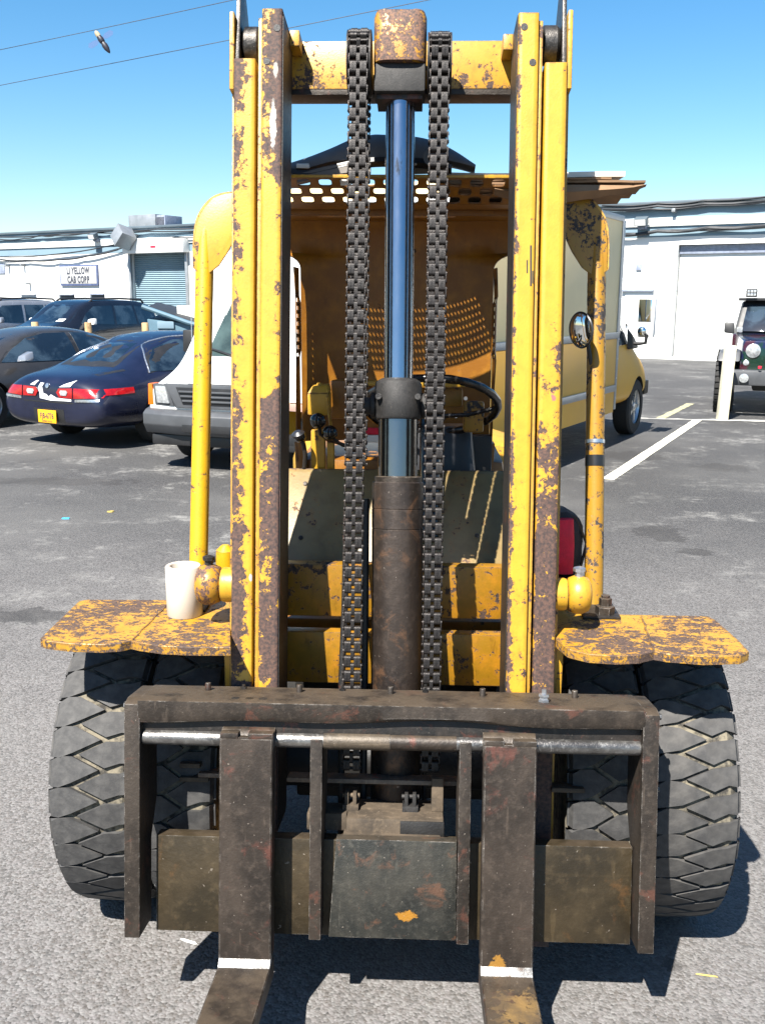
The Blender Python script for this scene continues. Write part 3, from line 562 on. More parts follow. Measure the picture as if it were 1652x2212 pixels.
for s in (-1, 1):
    y0, y1 = sorted((s*(TW+.001), s*(TW+.012)))
    MB().box(.05, LB-.06, y0, y1, .42, 1.32).build('side_skirt', 'truck_yellow', TK, .003)
    y0, y1 = sorted((s*(TW+.002), s*(TW+.03)))
    for z0, z1 in ((1.325, 1.40), (.68, .76)): MB().box(.05 if z0 > 1 else 1.9, LB-.06, y0, y1, z0, z1).build('rub_rail', 'galv', TK, .006)
    MB().box(LB-.06, LB+.03, *sorted((s*(TW-.02), s*(TW+.018))), .45, 2.72).build('corner_post', 'galv', TK, .008)
    MB().box(.03, LB, *sorted((s*(TW-.03), s*(TW+.012))), 2.70, 2.77).build('top_rail', 'galv', TK, .008)
    for q in range(9): MB().lathe([(.012, 0), (.008, .006)], (LB-.015, s*(TW+.018), .6+q*.24), (0, s, 0), 8).build('rivet', 'zinc', TK)
CAB = [(4.36, .45, .95, 1.15, .96, 2.05, .8), (4.45, .42, .97, 1.16, .96, 2.08, .82), (5.0, .42, .98, 1.15, .96, 2.02, .8), (5.55, .42, .98, 1.08, .94, 1.28, .72), (6.05, .43, .93, 1.0, .86, 1.12, .64), (6.28, .48, .86, .92, .80, 1.0, .62), (6.34, .55, .76, .84, .72, .88, .54)]
bd, bv = loft_body(CAB, TK, 'truck_yellow', (5.5,), .42)
for s in (-1, 1):
    patch('side_window', 'glass', TK, bv, [(4.5, 1.22), (4.5, 1.85), (4.95, 1.82), (5.3, 1.24)], side(s), (0, -s, 0))
    car_wheel(TK, 5.5, s*.95, .375, .22, 5); car_wheel(TK, 1.2, s*.93, .375, .26, 5)
    MB().tube([(5.0, s*.94, 1.24), (4.98, s*1.08, 1.24), (4.98, s*1.16, 1.25), (4.98, s*1.17, 1.36)], .022, 8).build('mirror_arm', 'trim', TK, 0, 60)
    y0, y1 = sorted((s*1.03, s*1.25)); MB().box(4.99, 5.10, y0, y1, 1.32, 1.82).build('wing_mirror', 'white', TK, .03)
    y0, y1 = sorted((s*1.045, s*1.215)); MB().box(4.982, 4.992, y0, y1, 1.52, 1.80).build('mirror_glass', 'mirror', TK, .003)
    MB().ball((4.985, s*1.11, 1.40), .065, 12).build('blind_spot_mirror', 'mirror', TK, 0, 60)
    MB().hull8([(4.9, s*.95, 1.16), (5.3, s*.95, 1.16), (5.2, s*1.02, 1.18), (4.95, s*1.02, 1.18)], [(4.9, s*.93, 1.45), (5.15, s*.93, 1.36), (5.1, s*.99, 1.30), (4.95, s*.99, 1.36)]).build('mirror_base', 'trim', TK, .02)
    MB().box(6.2, 6.40, *sorted((s*.3, s*.88)), .48, .68).build('bumper', 'trim', TK, .03)
patch('windshield', 'glass', TK, bv, [(-.8, 1.3), (.8, 1.3), (.7, 1.9), (-.7, 1.9)], fr, FD, .01)
# off-road vehicle at the right edge
t = NT('camo_paint'); a = t.noise(2.2, 4, .55, .6); b = t.noise(1.7, 3, .5, .3, None, 'Object')
c = t.mix(t.step(a, .46, .50), (.009, .013, .055), (.006, .030, .018)); c = t.mix(t.step(b, .53, .57), c, (.05, .006, .016)); M['camo'] = t.out(c, .22, .2, Coat_Weight=.5)
JP = place('off_roader', 'dark blue and green off-road vehicle with roof light bar at the right edge', 'car', 6.14+.33*3.9, 15.0+.944*3.9, -.33, -.944)
MB().hull8([(2.15, -.74, .72), (3.62, -.62, .76), (3.62, .62, .76), (2.15, .74, .72)], [(2.15, -.72, 1.26), (3.60, -.58, 1.17), (3.60, .58, 1.17), (2.15, .72, 1.26)]).build('hood', 'camo', JP, .05)
MB().hull8([(3.60, -.64, .72), (3.69, -.62, .72), (3.69, .62, .72), (3.60, .64, .72)], [(3.58, -.61, 1.18), (3.66, -.58, 1.18), (3.66, .58, 1.18), (3.58, .61, 1.18)]).build('grille', 'camo', JP, .03)
for k in range(7): MB().box(3.655, 3.695, -.24+k*.08-.022, -.24+k*.08+.022, .82, 1.12).build('grille_slot', 'trim', JP, .015)
MB().hull8([(.0, -.76, .62), (2.2, -.76, .62), (2.2, .76, .62), (.0, .76, .62)], [(.0, -.76, 1.24), (2.18, -.76, 1.24), (2.18, .76, 1.24), (.0, .76, 1.24)]).build('body', 'camo', JP, .04)
MB().hull8([(.02, -.72, 1.24), (2.12, -.72, 1.24), (2.12, .72, 1.24), (.02, .72, 1.24)], [(.1, -.62, 1.80), (1.80, -.62, 1.80), (1.80, .62, 1.80), (.1, .62, 1.80)]).build('hard_top', 'trim', JP, .04)
MB().hull8([(2.13, -.62, 1.29), (2.145, -.62, 1.29), (2.145, .62, 1.29), (2.13, .62, 1.29)], [(1.85, -.55, 1.72), (1.865, -.55, 1.72), (1.865, .55, 1.72), (1.85, .55, 1.72)]).build('windshield', 'glass', JP, .004)
MB().box(1.72, 1.95, -.70, .70, 1.80, 1.85).build('roof_bar', 'trim', JP, .01)
for s in (-1, 1):
    MB().lathe([(.105, 0), (.11, .03), (.095, .035), (.08, .05), (.02, .065)], (3.665, s*.44, 1.03), (1, 0, .05), 24).build('headlight', 'lamp_clear', JP, 0, 50)
    MB().lathe([(.045, 0), (.045, .03), (.02, .045)], (3.66, s*.53, .84), (1, 0, 0), 16).build('marker_light', 'lamp_clear', JP, 0, 50)
    MB().hull8([(2.5, s*.62, .92), (3.75, s*.62, .86), (3.75, s*.96, .86), (2.4, s*.96, .84)], [(2.6, s*.62, 1.02), (3.62, s*.62, 1.02), (3.62, s*.93, 1.00), (2.55, s*.93, 1.0)]).build('fender_flare', 'bumper_grey', JP, .03)
    for x in (.75, 3.05):
        w_ = car_wheel(JP, x, s*.98, .45, .31, 5)
        tm = MB(); 
        for q in range(30):
            a = 2*math.pi*q/30
            for e, yy in enumerate((.87, .94)):
                aa = a+(.1 if e else 0); c_ = V((x+math.sin(aa)*.452, s*yy, .45+math.cos(aa)*.452)); u = V((math.sin(aa), 0, math.cos(aa))); g_ = V((math.cos(aa), 0, -math.sin(aa)))
                P = [c_+g_*gx_*.03+V((0, s*yo*.035, 0)) for gx_, yo in ((-1, -1), (1, -1), (1, 1), (-1, 1))]; tm.hull8([p-u*.02 for p in P], [p+u*.014 for p in P])
        tm.build('tread', 'tyre', w_)
    MB().hull8([(2.05, s*.72, 1.24), (2.17, s*.72, 1.24), (2.17, s*.90, 1.26), (2.07, s*.90, 1.26)], [(2.05, s*.74, 1.43), (2.14, s*.74, 1.43), (2.14, s*.90, 1.44), (2.07, s*.90, 1.44)]).build('wing_mirror', 'trim', JP, .03)
    lb = MB().box(1.93, 2.0, s*.50-.09, s*.50+.09, 1.86, 2.0).build('roof_light', 'trim', JP, .012)
    for k in range(6): MB().box(2.0, 2.012, s*.50-.072+.05*(k % 3), s*.50-.03+.05*(k % 3), 1.88+.055*(k//3), 1.925+.055*(k//3)).build('lens', 'lamp_clear', lb, .004)
    MB().hull8([(2.16, s*.70, 1.27), (2.19, s*.70, 1.27), (2.19, s*.60, 1.27), (2.16, s*.60, 1.27)], [(2.16, s*.70, 1.36), (2.20, s*.70, 1.36), (2.20, s*.60, 1.36), (2.16, s*.60, 1.36)]).build('pod_light', 'lamp_clear', JP, .01)
    MB().lathe([(.07, 0), (.07, .04), (.02, .05)], (3.97, s*.55, .62), (1, 0, 0), 16).build('fog_light', 'lamp_clear', JP, 0, 50)
MB().hull8([(3.72, -.85, .50), (3.95, -.78, .50), (3.95, .78, .50), (3.72, .85, .50)], [(3.72, -.88, .74), (3.95, -.80, .74), (3.95, .80, .74), (3.72, .88, .74)]).build('bumper', 'bumper_grey', JP, .04)
MB().lathe([(.03, 0), (.03, .04)], (3.96, -.33, .77), (0, 0, 1), 10).build('tow_hook', 'red', JP, .008)
MB().box(.3, 3.4, -.4, .4, .38, .615).build('chassis', 'black', JP, .03)
# skip, posts
M['teal'] = plain('teal_paint', (.10, .19, .25), .6, 0, .2, 2)
sx0, sx1 = (325-826)/2085*24.3, -3.2
DK = thing('dumpster', 'blue steel dumpster with a sloping lid rail behind the blue sedan', 'dumpster', CF((sx0+sx1)/2, 24.6))
def cf(p): return CF(*p)
MB(cf).hull8([(sx0+.15, 24.0, .05), (sx1, 24.0, .05), (sx1, 25.4, .05), (sx0+.15, 25.4, .05)], [(sx0+.1, 23.9, 1.30), (sx1, 23.9, 1.05), (sx1, 25.5, 1.05), (sx0+.1, 25.5, 1.42)]).build('bin_body', 'teal', DK, .02)
MB(cf).tube([(sx0-.0, 23.85, 1.60), (sx0+1.1, 23.85, 1.22), (sx1, 23.85, .85)], .055, 8).build('lid_rail', 'teal', DK)
MB(cf).hull8([(sx0+.02, 23.9, 1.52), (sx1, 23.9, .86), (sx1, 25.4, 1.1), (sx0+.02, 25.4, 1.66)], [(sx0+.02, 23.9, 1.56), (sx1, 23.9, .90), (sx1, 25.4, 1.14), (sx0+.02, 25.4, 1.70)]).build('lid', 'cable', DK, .01)
MB(cf).hull8([(sx0+.75, 24.3, 1.3), (sx1+.2, 24.3, .9), (sx1+.2, 24.4, .9), (sx0+.75, 24.4, 1.3)], [(sx0+.75, 24.3, 1.62), (sx0+1.3, 24.3, 1.64), (sx0+1.3, 24.4, 1.64), (sx0+.75, 24.4, 1.62)]).build('board_scrap', 'foam', DK, .01)
MB(cf).box(sx0+.35, sx0+.75, 23.86, 23.95, 1.08, 1.25).build('label_plate', 'band', DK, .004)
DK_ = 1
M['post_wood'] = steel('post_tan', (.32, .20, .09), (.50, .35, .18), (.30, .16, .06), 7, .8, 0, (1, 1, .15))
for (px, lb) in ((80, 'tan wooden post in front of the silver suv'), (193, 'tan wooden post in front of the black suv windshield'), (316, 'tan wooden post by the tail of the black suv and the dumpster')):
    Y_ = 22.4; x_ = (px-826)/2085*(Y_*.977+.2); z_ = 1.25
    m = MB(); m.lathe([(.085, 0), (.082, z_*.5), (.078, z_-.01), (.07, z_)], CF(x_, Y_), (random.uniform(-.03, .03), 0, 1), 14)
    tag(m.build('post', 'post_wood', None, 0, 40), lb, 'post', 'wooden posts between the car rows')
P0 = PZ(1558, 907); hh = 1.13
M['post_cream'] = plain('post_cream', (.76, .70, .52), .6, 0, .12, 5)
pm_ = MB().loop([[P0+V((x, y, 0)) for x, y in ((-.075, -.075), (.075, -.075), (.075, .075), (-.075, .075))], [P0+V((x+.04, y, hh)) for x, y in ((-.075, -.075), (.075, -.075), (.075, .075), (-.075, .075))]]).build('post', 'post_cream', None, .012)
tag(pm_, 'square cream post standing on the lot in front of the off-roader tyre', 'post')
# overhead wires
M['wire'] = plain('overhead_wire', (.05, .06, .08), .6)
def wire(a, b, D0, D1, lb):
    A_, B_ = ray(*a), ray(*b); A_ = C0+A_*(D0/A_.dot(FW)); B_ = C0+B_*(D1/B_.dot(FW)); d = (B_-A_)
    pts = [A_+d*(-6+12*i/60)-ZZ*.10*(1-((i-31)/9)**2)*(1 if 22 <= i <= 40 else 0) for i in range(61)]
    tag(MB().tube(pts, .008, 6, True).build('overhead_wire', 'wire', None, 0, 60), lb, 'wire', 'overhead wires in the sky')
wire((0, 99), (455, 2), 26, 21, 'thin dark overhead wire crossing the sky above the insect'); wire((0, 176), (880, 0), 26, 20, 'thin dark overhead wire passing behind the mast top below the insect')
# ------------------------------------------------------------------ forklift
F = thing('forklift', 'old worn yellow forklift truck with tall mast and two steel forks facing the camera', 'forklift', (CX, 2.66, 0))
def rail(name, x0, x1, s0, s1, n0, n1, mat, wear):
    """a solid bar of the mast; wear(u, s) with u 0..1 across the front"""
    NS, NU = 56, 5; rings = []; ws = []
    e = .003
    for i in range(NS+1):
        s = s0+(s1-s0)*i/NS; ring = []; xs = [x0+e+(x1-x0-2*e)*j/NU for j in range(NU+1)]
        for j, x in enumerate(xs): ring.append(mm((x, s, n1))); ws.append(wear(j/NU, s))
        for x, n in ((x1, n1-e), (x1, n0), (x0, n0), (x0, n1-e)): ring.append(mm((x, s, n))); ws.append(wear(1 if x == x1 else 0, s)*.6)
        rings.append(ring)
    return MB().loop(rings, True, True, ws).build(name, mat, F, 0, 50)
def lim(x, a, b): return max(a, min(b, x))
for sd in (-1, 1):
    def xs(a, b): return (CX+sd*a, CX+sd*b) if sd > 0 else (CX-b, CX-a)
    a, b = xs(.357, .411)
    # u=0 is picture left.  photographed wear: left outer rail bare along its left, more below; inner left rail mostly bare.  rail feet browned, also in place of the carriage's shadow
    if sd < 0:
        fo = lambda u, s: (.10-.17*u) + (.05 if s < 1.3 else -.02 if s < 1.9 else .0) + (.5 if s < .78 else 0)
        fi = lambda u, s: (.10 if s < 1.55 else -.05 if s < 2.05 else .06) + (.05 if u > .7 else 0) + .03*u + (.5 if s < .78 else 0)
    else:
        fo = lambda u, s: -.06 + lim((1.75-s)*.32, 0, .19) + (.03 if u > .75 else 0) + (.5 if s < .78 else 0)
        fi = lambda u, s: -.06 + (.15*max(0, .3-u)/.3) + (.035 if s < 1.45 else 0) + (.5 if s < .78 else 0)
    r = rail('mast_rail', a, b, -.02+.16, 2.372-.012*(sd > 0), -.19, -.012, 'rail_outer', fo)
    a, b = xs(.411, .421); MB(mm).box(a, b, .14, 2.3, -.19, -.045).build('rail_edge', 'rail_strip', r, .002)
    a, b = xs(.289, .339)
    r = rail('mast_rail', a, b, .42, 2.487-.013*(sd > 0), -.17, 0, 'rail_inner', fi)
    a, b = xs(.339, .350); MB(mm).box(a, b, .42, 2.47-.01*(sd > 0), -.16, -.012).build('rail_edge', 'rail_strip', r, .002)
    for hx, hs_ in ((.303, 2.44), (.325, 2.355)) if sd > 0 else ((.302, 2.44), (.327, 2.36)):
        MB(lambda p, hx=hx, hs_=hs_: mm((p[0]+CX+sd*hx, p[1]+hs_, p[2]))).lathe([(.0085, -.003), (.0085, .0012)], (0, 0, 0), (0, 0, 1), 16).build('bolt_hole', 'black', r)
    # dark sheet on the inner rail's side, standing in for its shade
    a, b = xs(.2865, .2885); MB(mm).box(a, b, .43, 2.47, -.165, -.004).build('rail_side_shade', 'carriage_dark', r, 0)
    # plate and roller at the top of the outer rail
    a, b = xs(.412, .424); k = MB(mm).box(a, b, 2.3, 2.49, -.15, -.02).build('roller_bracket', 'yellow', F, .003)
    a, b = xs(.400, .411)
    pl = [(2.30, -.02), (2.62, -.05), (2.62, -.075), (2.47, -.2), (2.30, -.2)]
    MB(mm).loop([[(a, s, n) for s, n in pl], [(b, s, n) for s, n in pl]]).build('bracket_plate', 'roller', k, .003)
    a, b = xs(.353, .398)
    MB(mm).lathe([(.012, -.004), (.038, 0), (.047, .006), (.047, b-a-.008), (.04, b-a), (.012, b-a+.004)], (a, 2.43, -.085), (1, 0, 0), 32).build('mast_roller', 'roller', F)
for px, py0, py1, wd in ((1146, 530, 618, .0022), (1138, 562, 590, .0016), (1150, 585, 612, .0014)):
    (x0, s1), (x1, s0) = PM(px, py0), PM(px, py1); MB(mm).hull8([(x1-wd, s0, -.001), (x1+wd, s0, -.001), (x1+wd, s0, .0006), (x1-wd, s0, .0006)], [(x0-wd, s1, -.001), (x0+wd, s1, -.001), (x0+wd, s1, .0006), (x0-wd, s1, .0006)]).build('marker_stroke', 'marker', F)
# cross beams
sb0, sb1 = PM(860, 192, -.19)[1], PM(860, 88, -.19)[1]
cb = MB(mm).box(CX-.30, CX+.30, sb0, sb1, -.225, -.19).build('cross_beam', 'beam', F, .003)
MB(mm).box(CX-.30, CX+.30, sb0-.014, sb0+.01, -.26, -.192).build('beam_flange', 'carriage', cb, .002)
for sd in (-1, 1):
    a, b = sorted((CX+sd*.288, CX+sd*.262)); s = PM(640, 82, -.14)[1] - .012*(sd > 0)
    MB(mm).box(a, b, s-.028, s+.012, -.19, -.12).build('stop_block', 'beam', cb, .003)
# chains
PT = .01905
def link_mesh(kind):
    m = MB(); h = PT*.98; prof = []
    for k in range(13):
        an = math.pi*k/12; prof.append((math.cos(an)*.0088, h/2+math.sin(an)*.0068))
    for k in range(13):
        an = math.pi+math.pi*k/12; prof.append((math.cos(an)*.0088, -h/2+math.sin(an)*.0068))
    prof = [(n*(.80 if abs(s) < .003 else 1), s) for n, s in prof]
    pl = [(-.0205, -.0125), (-.0120, -.0045), (.0045, .0120), (.0125, .0205)] if kind == 0 else [(-.0238, -.0213), (-.0042, -.0002), (.0002, .0042), (.0213, .0238)]
    for a, b in pl: m.loop([[(a, s, n) for n, s in prof], [(b, s, n) for n, s in prof]])
    for e in (-1, 1): m.lathe([(.0042, -.0255), (.0042, .0255)], (0, e*h/2, 0), (1, 0, 0), 8)
    return m.mesh('link', 'chain', 0, 40)
LK = [link_mesh(0), link_mesh(1)]
BM_ = Matrix(((1, 0, 0, 0), (0, MS.y, MN.y, 0), (0, MS.z, MN.z, 0), (0, 0, 0, 1)))
def chain(x, s_top, s_end, s_back, lean):
    ch = sub('lift_chain')
    RS, nf = .068, -.02; sc = s_top-RS-.008; k = 0
    pts = []; s = s_end
    while s < sc: pts.append((s, nf, 0)); s += PT
    a = (s-sc)/RS
    while a < math.pi: pts.append((sc+RS*math.sin(a), nf-RS+RS*math.cos(a), a)); a += PT/RS
    s = sc-(a-math.pi)*RS
    while s > s_back: pts.append((s, nf-2*RS, math.pi)); s -= PT
    for i, (s, n, an) in enumerate(pts):
        mx = Matrix.Translation(mm((x+lean*(s-1.6), s, n))) @ BM_ @ Matrix.Rotation(an, 4, 'X') @ Matrix.Rotation(random.uniform(-.03, .03), 4, 'Y')
        link('link', LK[i % 2], ch, mx)
    sv = MB(mm); xx = x+lean*(sc-1.6)
    sv.lathe([(.02, -.031), (.079, -.030), (.079, -.0262), (.062, -.024), (.062, .024), (.079, .0262), (.079, .030), (.02, .031)], (xx, sc, nf-RS), (1, 0, 0), 36)
    sv.build('chain_sheave', 'carriage_dark', F, 0)
    return ch
xl, st_ = PM(774, 42, -.01); xl2 = PM(760, 1478, -.01)[0]
chain((xl+xl2)/2, st_, .6, 1.37, (xl-xl2)/1.65)
xr, st2 = PM(951, 48, -.01); xr2 = PM(931, 1478, -.01)[0]
chain((xr+xr2)/2, st2, .6, 1.37, (xr-xr2)/1.65)
# cylinder
NC = -.10
def cyl(px, y): return PM(px, y, NC)
ax = lambda y: ((PM(826, y, NC)[1]))
xc_t = cyl(865, 175)[0]; xc_b = cyl(856, 1480)[0]
s_a, s_b, s_c, s_d = ax(175), ax(820), ax(1032), .35
def cx_at(s): return xc_b+(xc_t-xc_b)*(s-.8)/(s_a-.8)
def cylpart(name, prof, mat, par=F, n=40):
    s0 = prof[0][1]; m = MB(mm); rings = []
    for r, s in prof: rings.append([(cx_at(s)+r*math.cos(2*math.pi*k/n), s, NC+r*math.sin(2*math.pi*k/n)) for k in range(n)])
    return m.loop(rings).build(name, mat, par, 0, 40)
cylpart('piston_rod', [(.0375, s_b-.02), (.0375, s_a+.06)], 'chrome')
sco = ax(905)
col = cylpart('rod_collar', [(.04, sco-.004), (.058, sco), (.061, sco+.006), (.061, s_b-.012), (.056, s_b-.004), (.045, s_b+.002)], 'cast')
for sd in (-1, 1):
    MB(mm).lathe([(.03, 0), (.034, .004), (.034, .012), (.022, .016), (.022, .034)], (cx_at(sco)+sd*.058, sco+.035, NC-.01), (sd, 0, 0), 20).build('collar_boss', 'cast', col)
    MB(mm).lathe([(.008, 0), (.008, .02)], (cx_at(sco)+sd*.05, sco+.055, NC+.035), (0, 0, 1), 10).build('bolt', 'roller', col)
cylpart('piston_rod', [(.0515, s_c-.03), (.0515, sco+.01)], 'chrome2')
ba = cylpart('cylinder_barrel', [(.064, s_d), (.067, s_d+.01), (.067, ax(1141)-.0015), (.0655, ax(1141)), (.067, ax(1141)+.0015), (.067, ax(1098)-.0015), (.0655, ax(1098)), (.067, ax(1098)+.0015), (.067, ax(1040)-.003), (.064, ax(1040))], 'barrel')
cylpart('gland_ring', [(.0615, ax(1040)-.002), (.0615, ax(1030)), (.058, ax(1028))], 'carriage', ba)
# piston head block
h0, h1 = PM(862, 130, -.03)[1], PM(862, 19, -.03)[1]
xh = cx_at(h1); m = MB(mm); rings = []
for s, k in ((h0, 1), (h0+.004, 1.01), (h1-.012, 1.01), (h1, .95)):
    ring = []
    for q in range(40):
        a = 2*math.pi*q/40; ca, sa = math.cos(a), math.sin(a); ex = .42
        dip = .006*math.exp(-((ca)/.16)**2) if s == h1 and sa > .2 else 0
        ring.append((xh+.0655*k*math.copysign(abs(ca)**ex, ca), s-dip, -.075+.05*k*math.copysign(abs(sa)**.62, sa)))
    rings.append(ring)
hd = m.loop(rings).build('piston_head', 'head', F, 0, 40)
h2 = PM(862, 200, -.05)[1]
MB(mm).box(xh-.064, xh+.064, h2, h0-.002, -.13, -.04).build('head_block', 'cast', hd, .006)
MB(mm).box(xh-.058, xh+.058, h2-.012, h2+.004, -.15, -.06).build('head_flange', 'carriage_dark', hd, .002)
# --- carriage
s_top = .803; NF = .165
ca_ = sub('fork_carriage')
HW = .633
def cbox(name, mat, x0, x1, s0, s1, n0, n1, bev=.003, par=None): return MB(mm).box(CX+x0, CX+x1, s0, s1, n0, n1).build(name, mat, par or ca_, bev)
def hump(x): return .006*math.sin(x*5+1)+.004*math.sin(x*13)
NX = 48; rings = []; ws = []
for i in range(NX+1):
    x = -.60+1.20*i/NX; q = hump(x)
    rings.append([mm((CX+x, s, n)) for s, n in ((s_top, .012), (s_top, NF-.008), (s_top-.003, NF), (s_top-.036+q*.4, NF+.001), (s_top-.046+q, NF-.004), (s_top-.050+q, NF-.014), (s_top-.05+q, .012))])
MB().loop(rings).build('top_bar', 'carriage', ca_, 0, 35)
cbox('top_plate', 'carriage_dark', -.60, .60, s_top-.092, s_top-.04, .06, NF-.022)
for sd in (-1, 1):
    a, b = sorted((sd*.595, sd*HW)); r = .22
    pl = [(r, NF), (s_top-.012, NF), (s_top-.002, NF-.03), (s_top-.002, .01), (.52, .01), (.43, .06), (r, .06)]
    MB(mm).loop([[(CX+a, s, n) for s, n in pl], [(CX+b, s, n) for s, n in pl]]).build('side_bar', 'carriage', ca_, .003)
    for s in (.775, .60): MB(mm).lathe([(.013, 0), (.013, .008), (.008, .010), (.008, .016)], (CX+sd*HW, s, .11), (sd, 0, 0), 6).build('bolt', 'shaft', ca_)
    cbox('wear_strip', 'carriage_dark', *sorted((sd*(HW+.0005), sd*(HW+.006))), .57, .79, .085, .135, .001)
for px in (684, 1001):
    x = PM(px, 1800, .13)[0]-CX; cbox('guide_bar', 'carriage', x-.0145, x+.0145, .225, s_top-.089, .02, .158)
# shaft: bare rod and a brown sleeve in the middle
ys = PM(840, 1606, .15)[1]
MB(mm).lathe([(.0175, -.594), (.0185, -.59), (.0185, .59), (.0175, .594)], (CX, ys, .137), (1, 0, 0), 24).build('fork_shaft', 'shaft', ca_)
xa = PM(702, 1606, .11)[0]-CX; xb = PM(843, 1606, .11)[0]-CX; xd = PM(984, 1606, .11)[0]-CX
MB(mm).lathe([(.0198, xa), (.0205, xa+.003), (.0205, xb)], (CX, ys, .137), (1, 0, 0), 24).build('shaft_sleeve', 'shaft_brown', ca_)
MB(mm).lathe([(.0195, xb+.001), (.0195, xd)], (CX, ys, .137), (1, 0, 0), 24).build('shaft_sleeve', 'fork', ca_)
# lower plate and centre plate
l1 = PM(400, 1806, .1)[1]; l0 = PM(400, 2012, .1)[1]
lp = cbox('lower_plate', 'lower_plate', -.573, .592, l0, l1, .055, .098, .002)
c1 = PM(850, 1822, .15)[1]; c0 = PM(850, 2036, .15)[1]
xa, xb = PM(716, 1930, .13)[0]-CX, PM(984, 1930, .13)[0]-CX
pq = [(xa-.006, c0), (xb+.002, c0), (xb, c1), (xa+.010, c1)]
cp = MB(mm).loop([[(CX+x, s, .10) for x, s in pq], [(CX+x, s, .132) for x, s in pq]]).build('centre_plate', 'centre_plate', ca_, .002)
# dusty mast foot behind the centre plate
b1 = PM(860, 1765, .07)[1]; b0 = PM(860, 1818, .09)[1]
ft = MB(mm).box(CX-.105, CX+.135, b0+.004, b1, -.06, .085).build('mast_foot', 'dust', F, .006)
MB(mm).box(CX-.112, CX+.128, b0-.01, b0+.018, .0, .112).build('dust_ledge', 'dust', ft, .006)
MB(mm).box(CX+.028, CX+.136, b0+.006, b1-.004, .07, .0875).build('grease_patch', 'black', ft, .002)
MB(mm).box(CX-.205, CX-.105, b0+.012, b0+.055, -.02, .06).build('foot_block', 'dust', ft, .004)
for sd, x in ((-1, -.098), (1, .052)):
    cl = MB(mm)
    for k in (-.010, .010): cl.box(CX+x+k-.0045, CX+x+k+.0045, b1-.002, b1+.044, -.005, .03)
    cl.lathe([(.006, -.022), (.006, .022)], (CX+x, b1+.032, .012), (1, 0, 0), 10).box(CX+x-.02, CX+x+.02, b1-.004, b1+.014, -.01, .035)
    cl.build('chain_anchor', 'dust' if sd < 0 else 'cast', ft, .001)
MB(mm).box(CX+.105, CX+.135, b1, b1+.085, .0, .03).build('foot_post', 'dust', ft, .004)
# horizontal stiffener plates behind the shaft
M['redlead'] = steel('steel_redlead', (.12, .085, .06), (.2, .15, .105), (.42, .07, .04), 16, .7, 0, (1, 1, 1), .8)
s = PM(700, 1682, .0)[1]
for n_, x0, x1, ds, mt in (('stiffener', PM(620, 1675, 0)[0], PM(986, 1690, 0)[0], 0, 'redlead'), ('stiffener', PM(388, 1690, 0)[0], PM(450, 1690, 0)[0], -.006, 'dust'), ('stiffener', PM(428, 1674, 0)[0], PM(475, 1674, 0)[0], .006, 'redlead'), ('stiffener', PM(1192, 1697, 0)[0], PM(1262, 1697, 0)[0], -.01, 'dust'), ('stiffener', PM(388, 1636, 0)[0], PM(432, 1636, 0)[0], .03, 'dust')):
    MB(mm).box(x0, x1, s+ds-.011, s+ds, -.05, .0).build(n_, mt, F, .001)
# studs and holes on the top bar
for px, py in ((449, 1478), (646, 1480), (843, 1490), (1042, 1494), (1241, 1500)):
    x = PM(px, py+10, .06)[0]; MB(mm).lathe([(.0075, -.002), (.0075, .016), (.0065, .018)], (x, s_top, .055), (0, 1, 0), 12).build('stud', 'carriage', ca_)
for px in (522, 738, 919, 1400):
    if px < 1390:
        x = PM(px, 1485, .06)[0]; MB(mm).lathe([(.008, -.001), (.008, .004), (.004, .004), (.004, .01)], (x, s_top, .03), (0, 1, 0), 6).build('nut', 'carriage_dark', ca_)
for px in (511, 541, 570):
    x = PM(px, 1508, .12)[0]; MB(mm).lathe([(.010, -.004), (.010, .0006)], (x, s_top, .13), (0, 1, 0), 16).build('bolt_hole', 'black', ca_)
x = PM(1172, 1512, .08)[0]
zf = MB(mm).lathe([(.014, 0), (.014, .006), (.011, .007), (.011, .012), (.014, .013), (.014, .018), (.006, .02), (.006, .03)], (x, s_top, .10), (0, 1, 0), 6).build('grease_fitting', 'zinc', ca_)
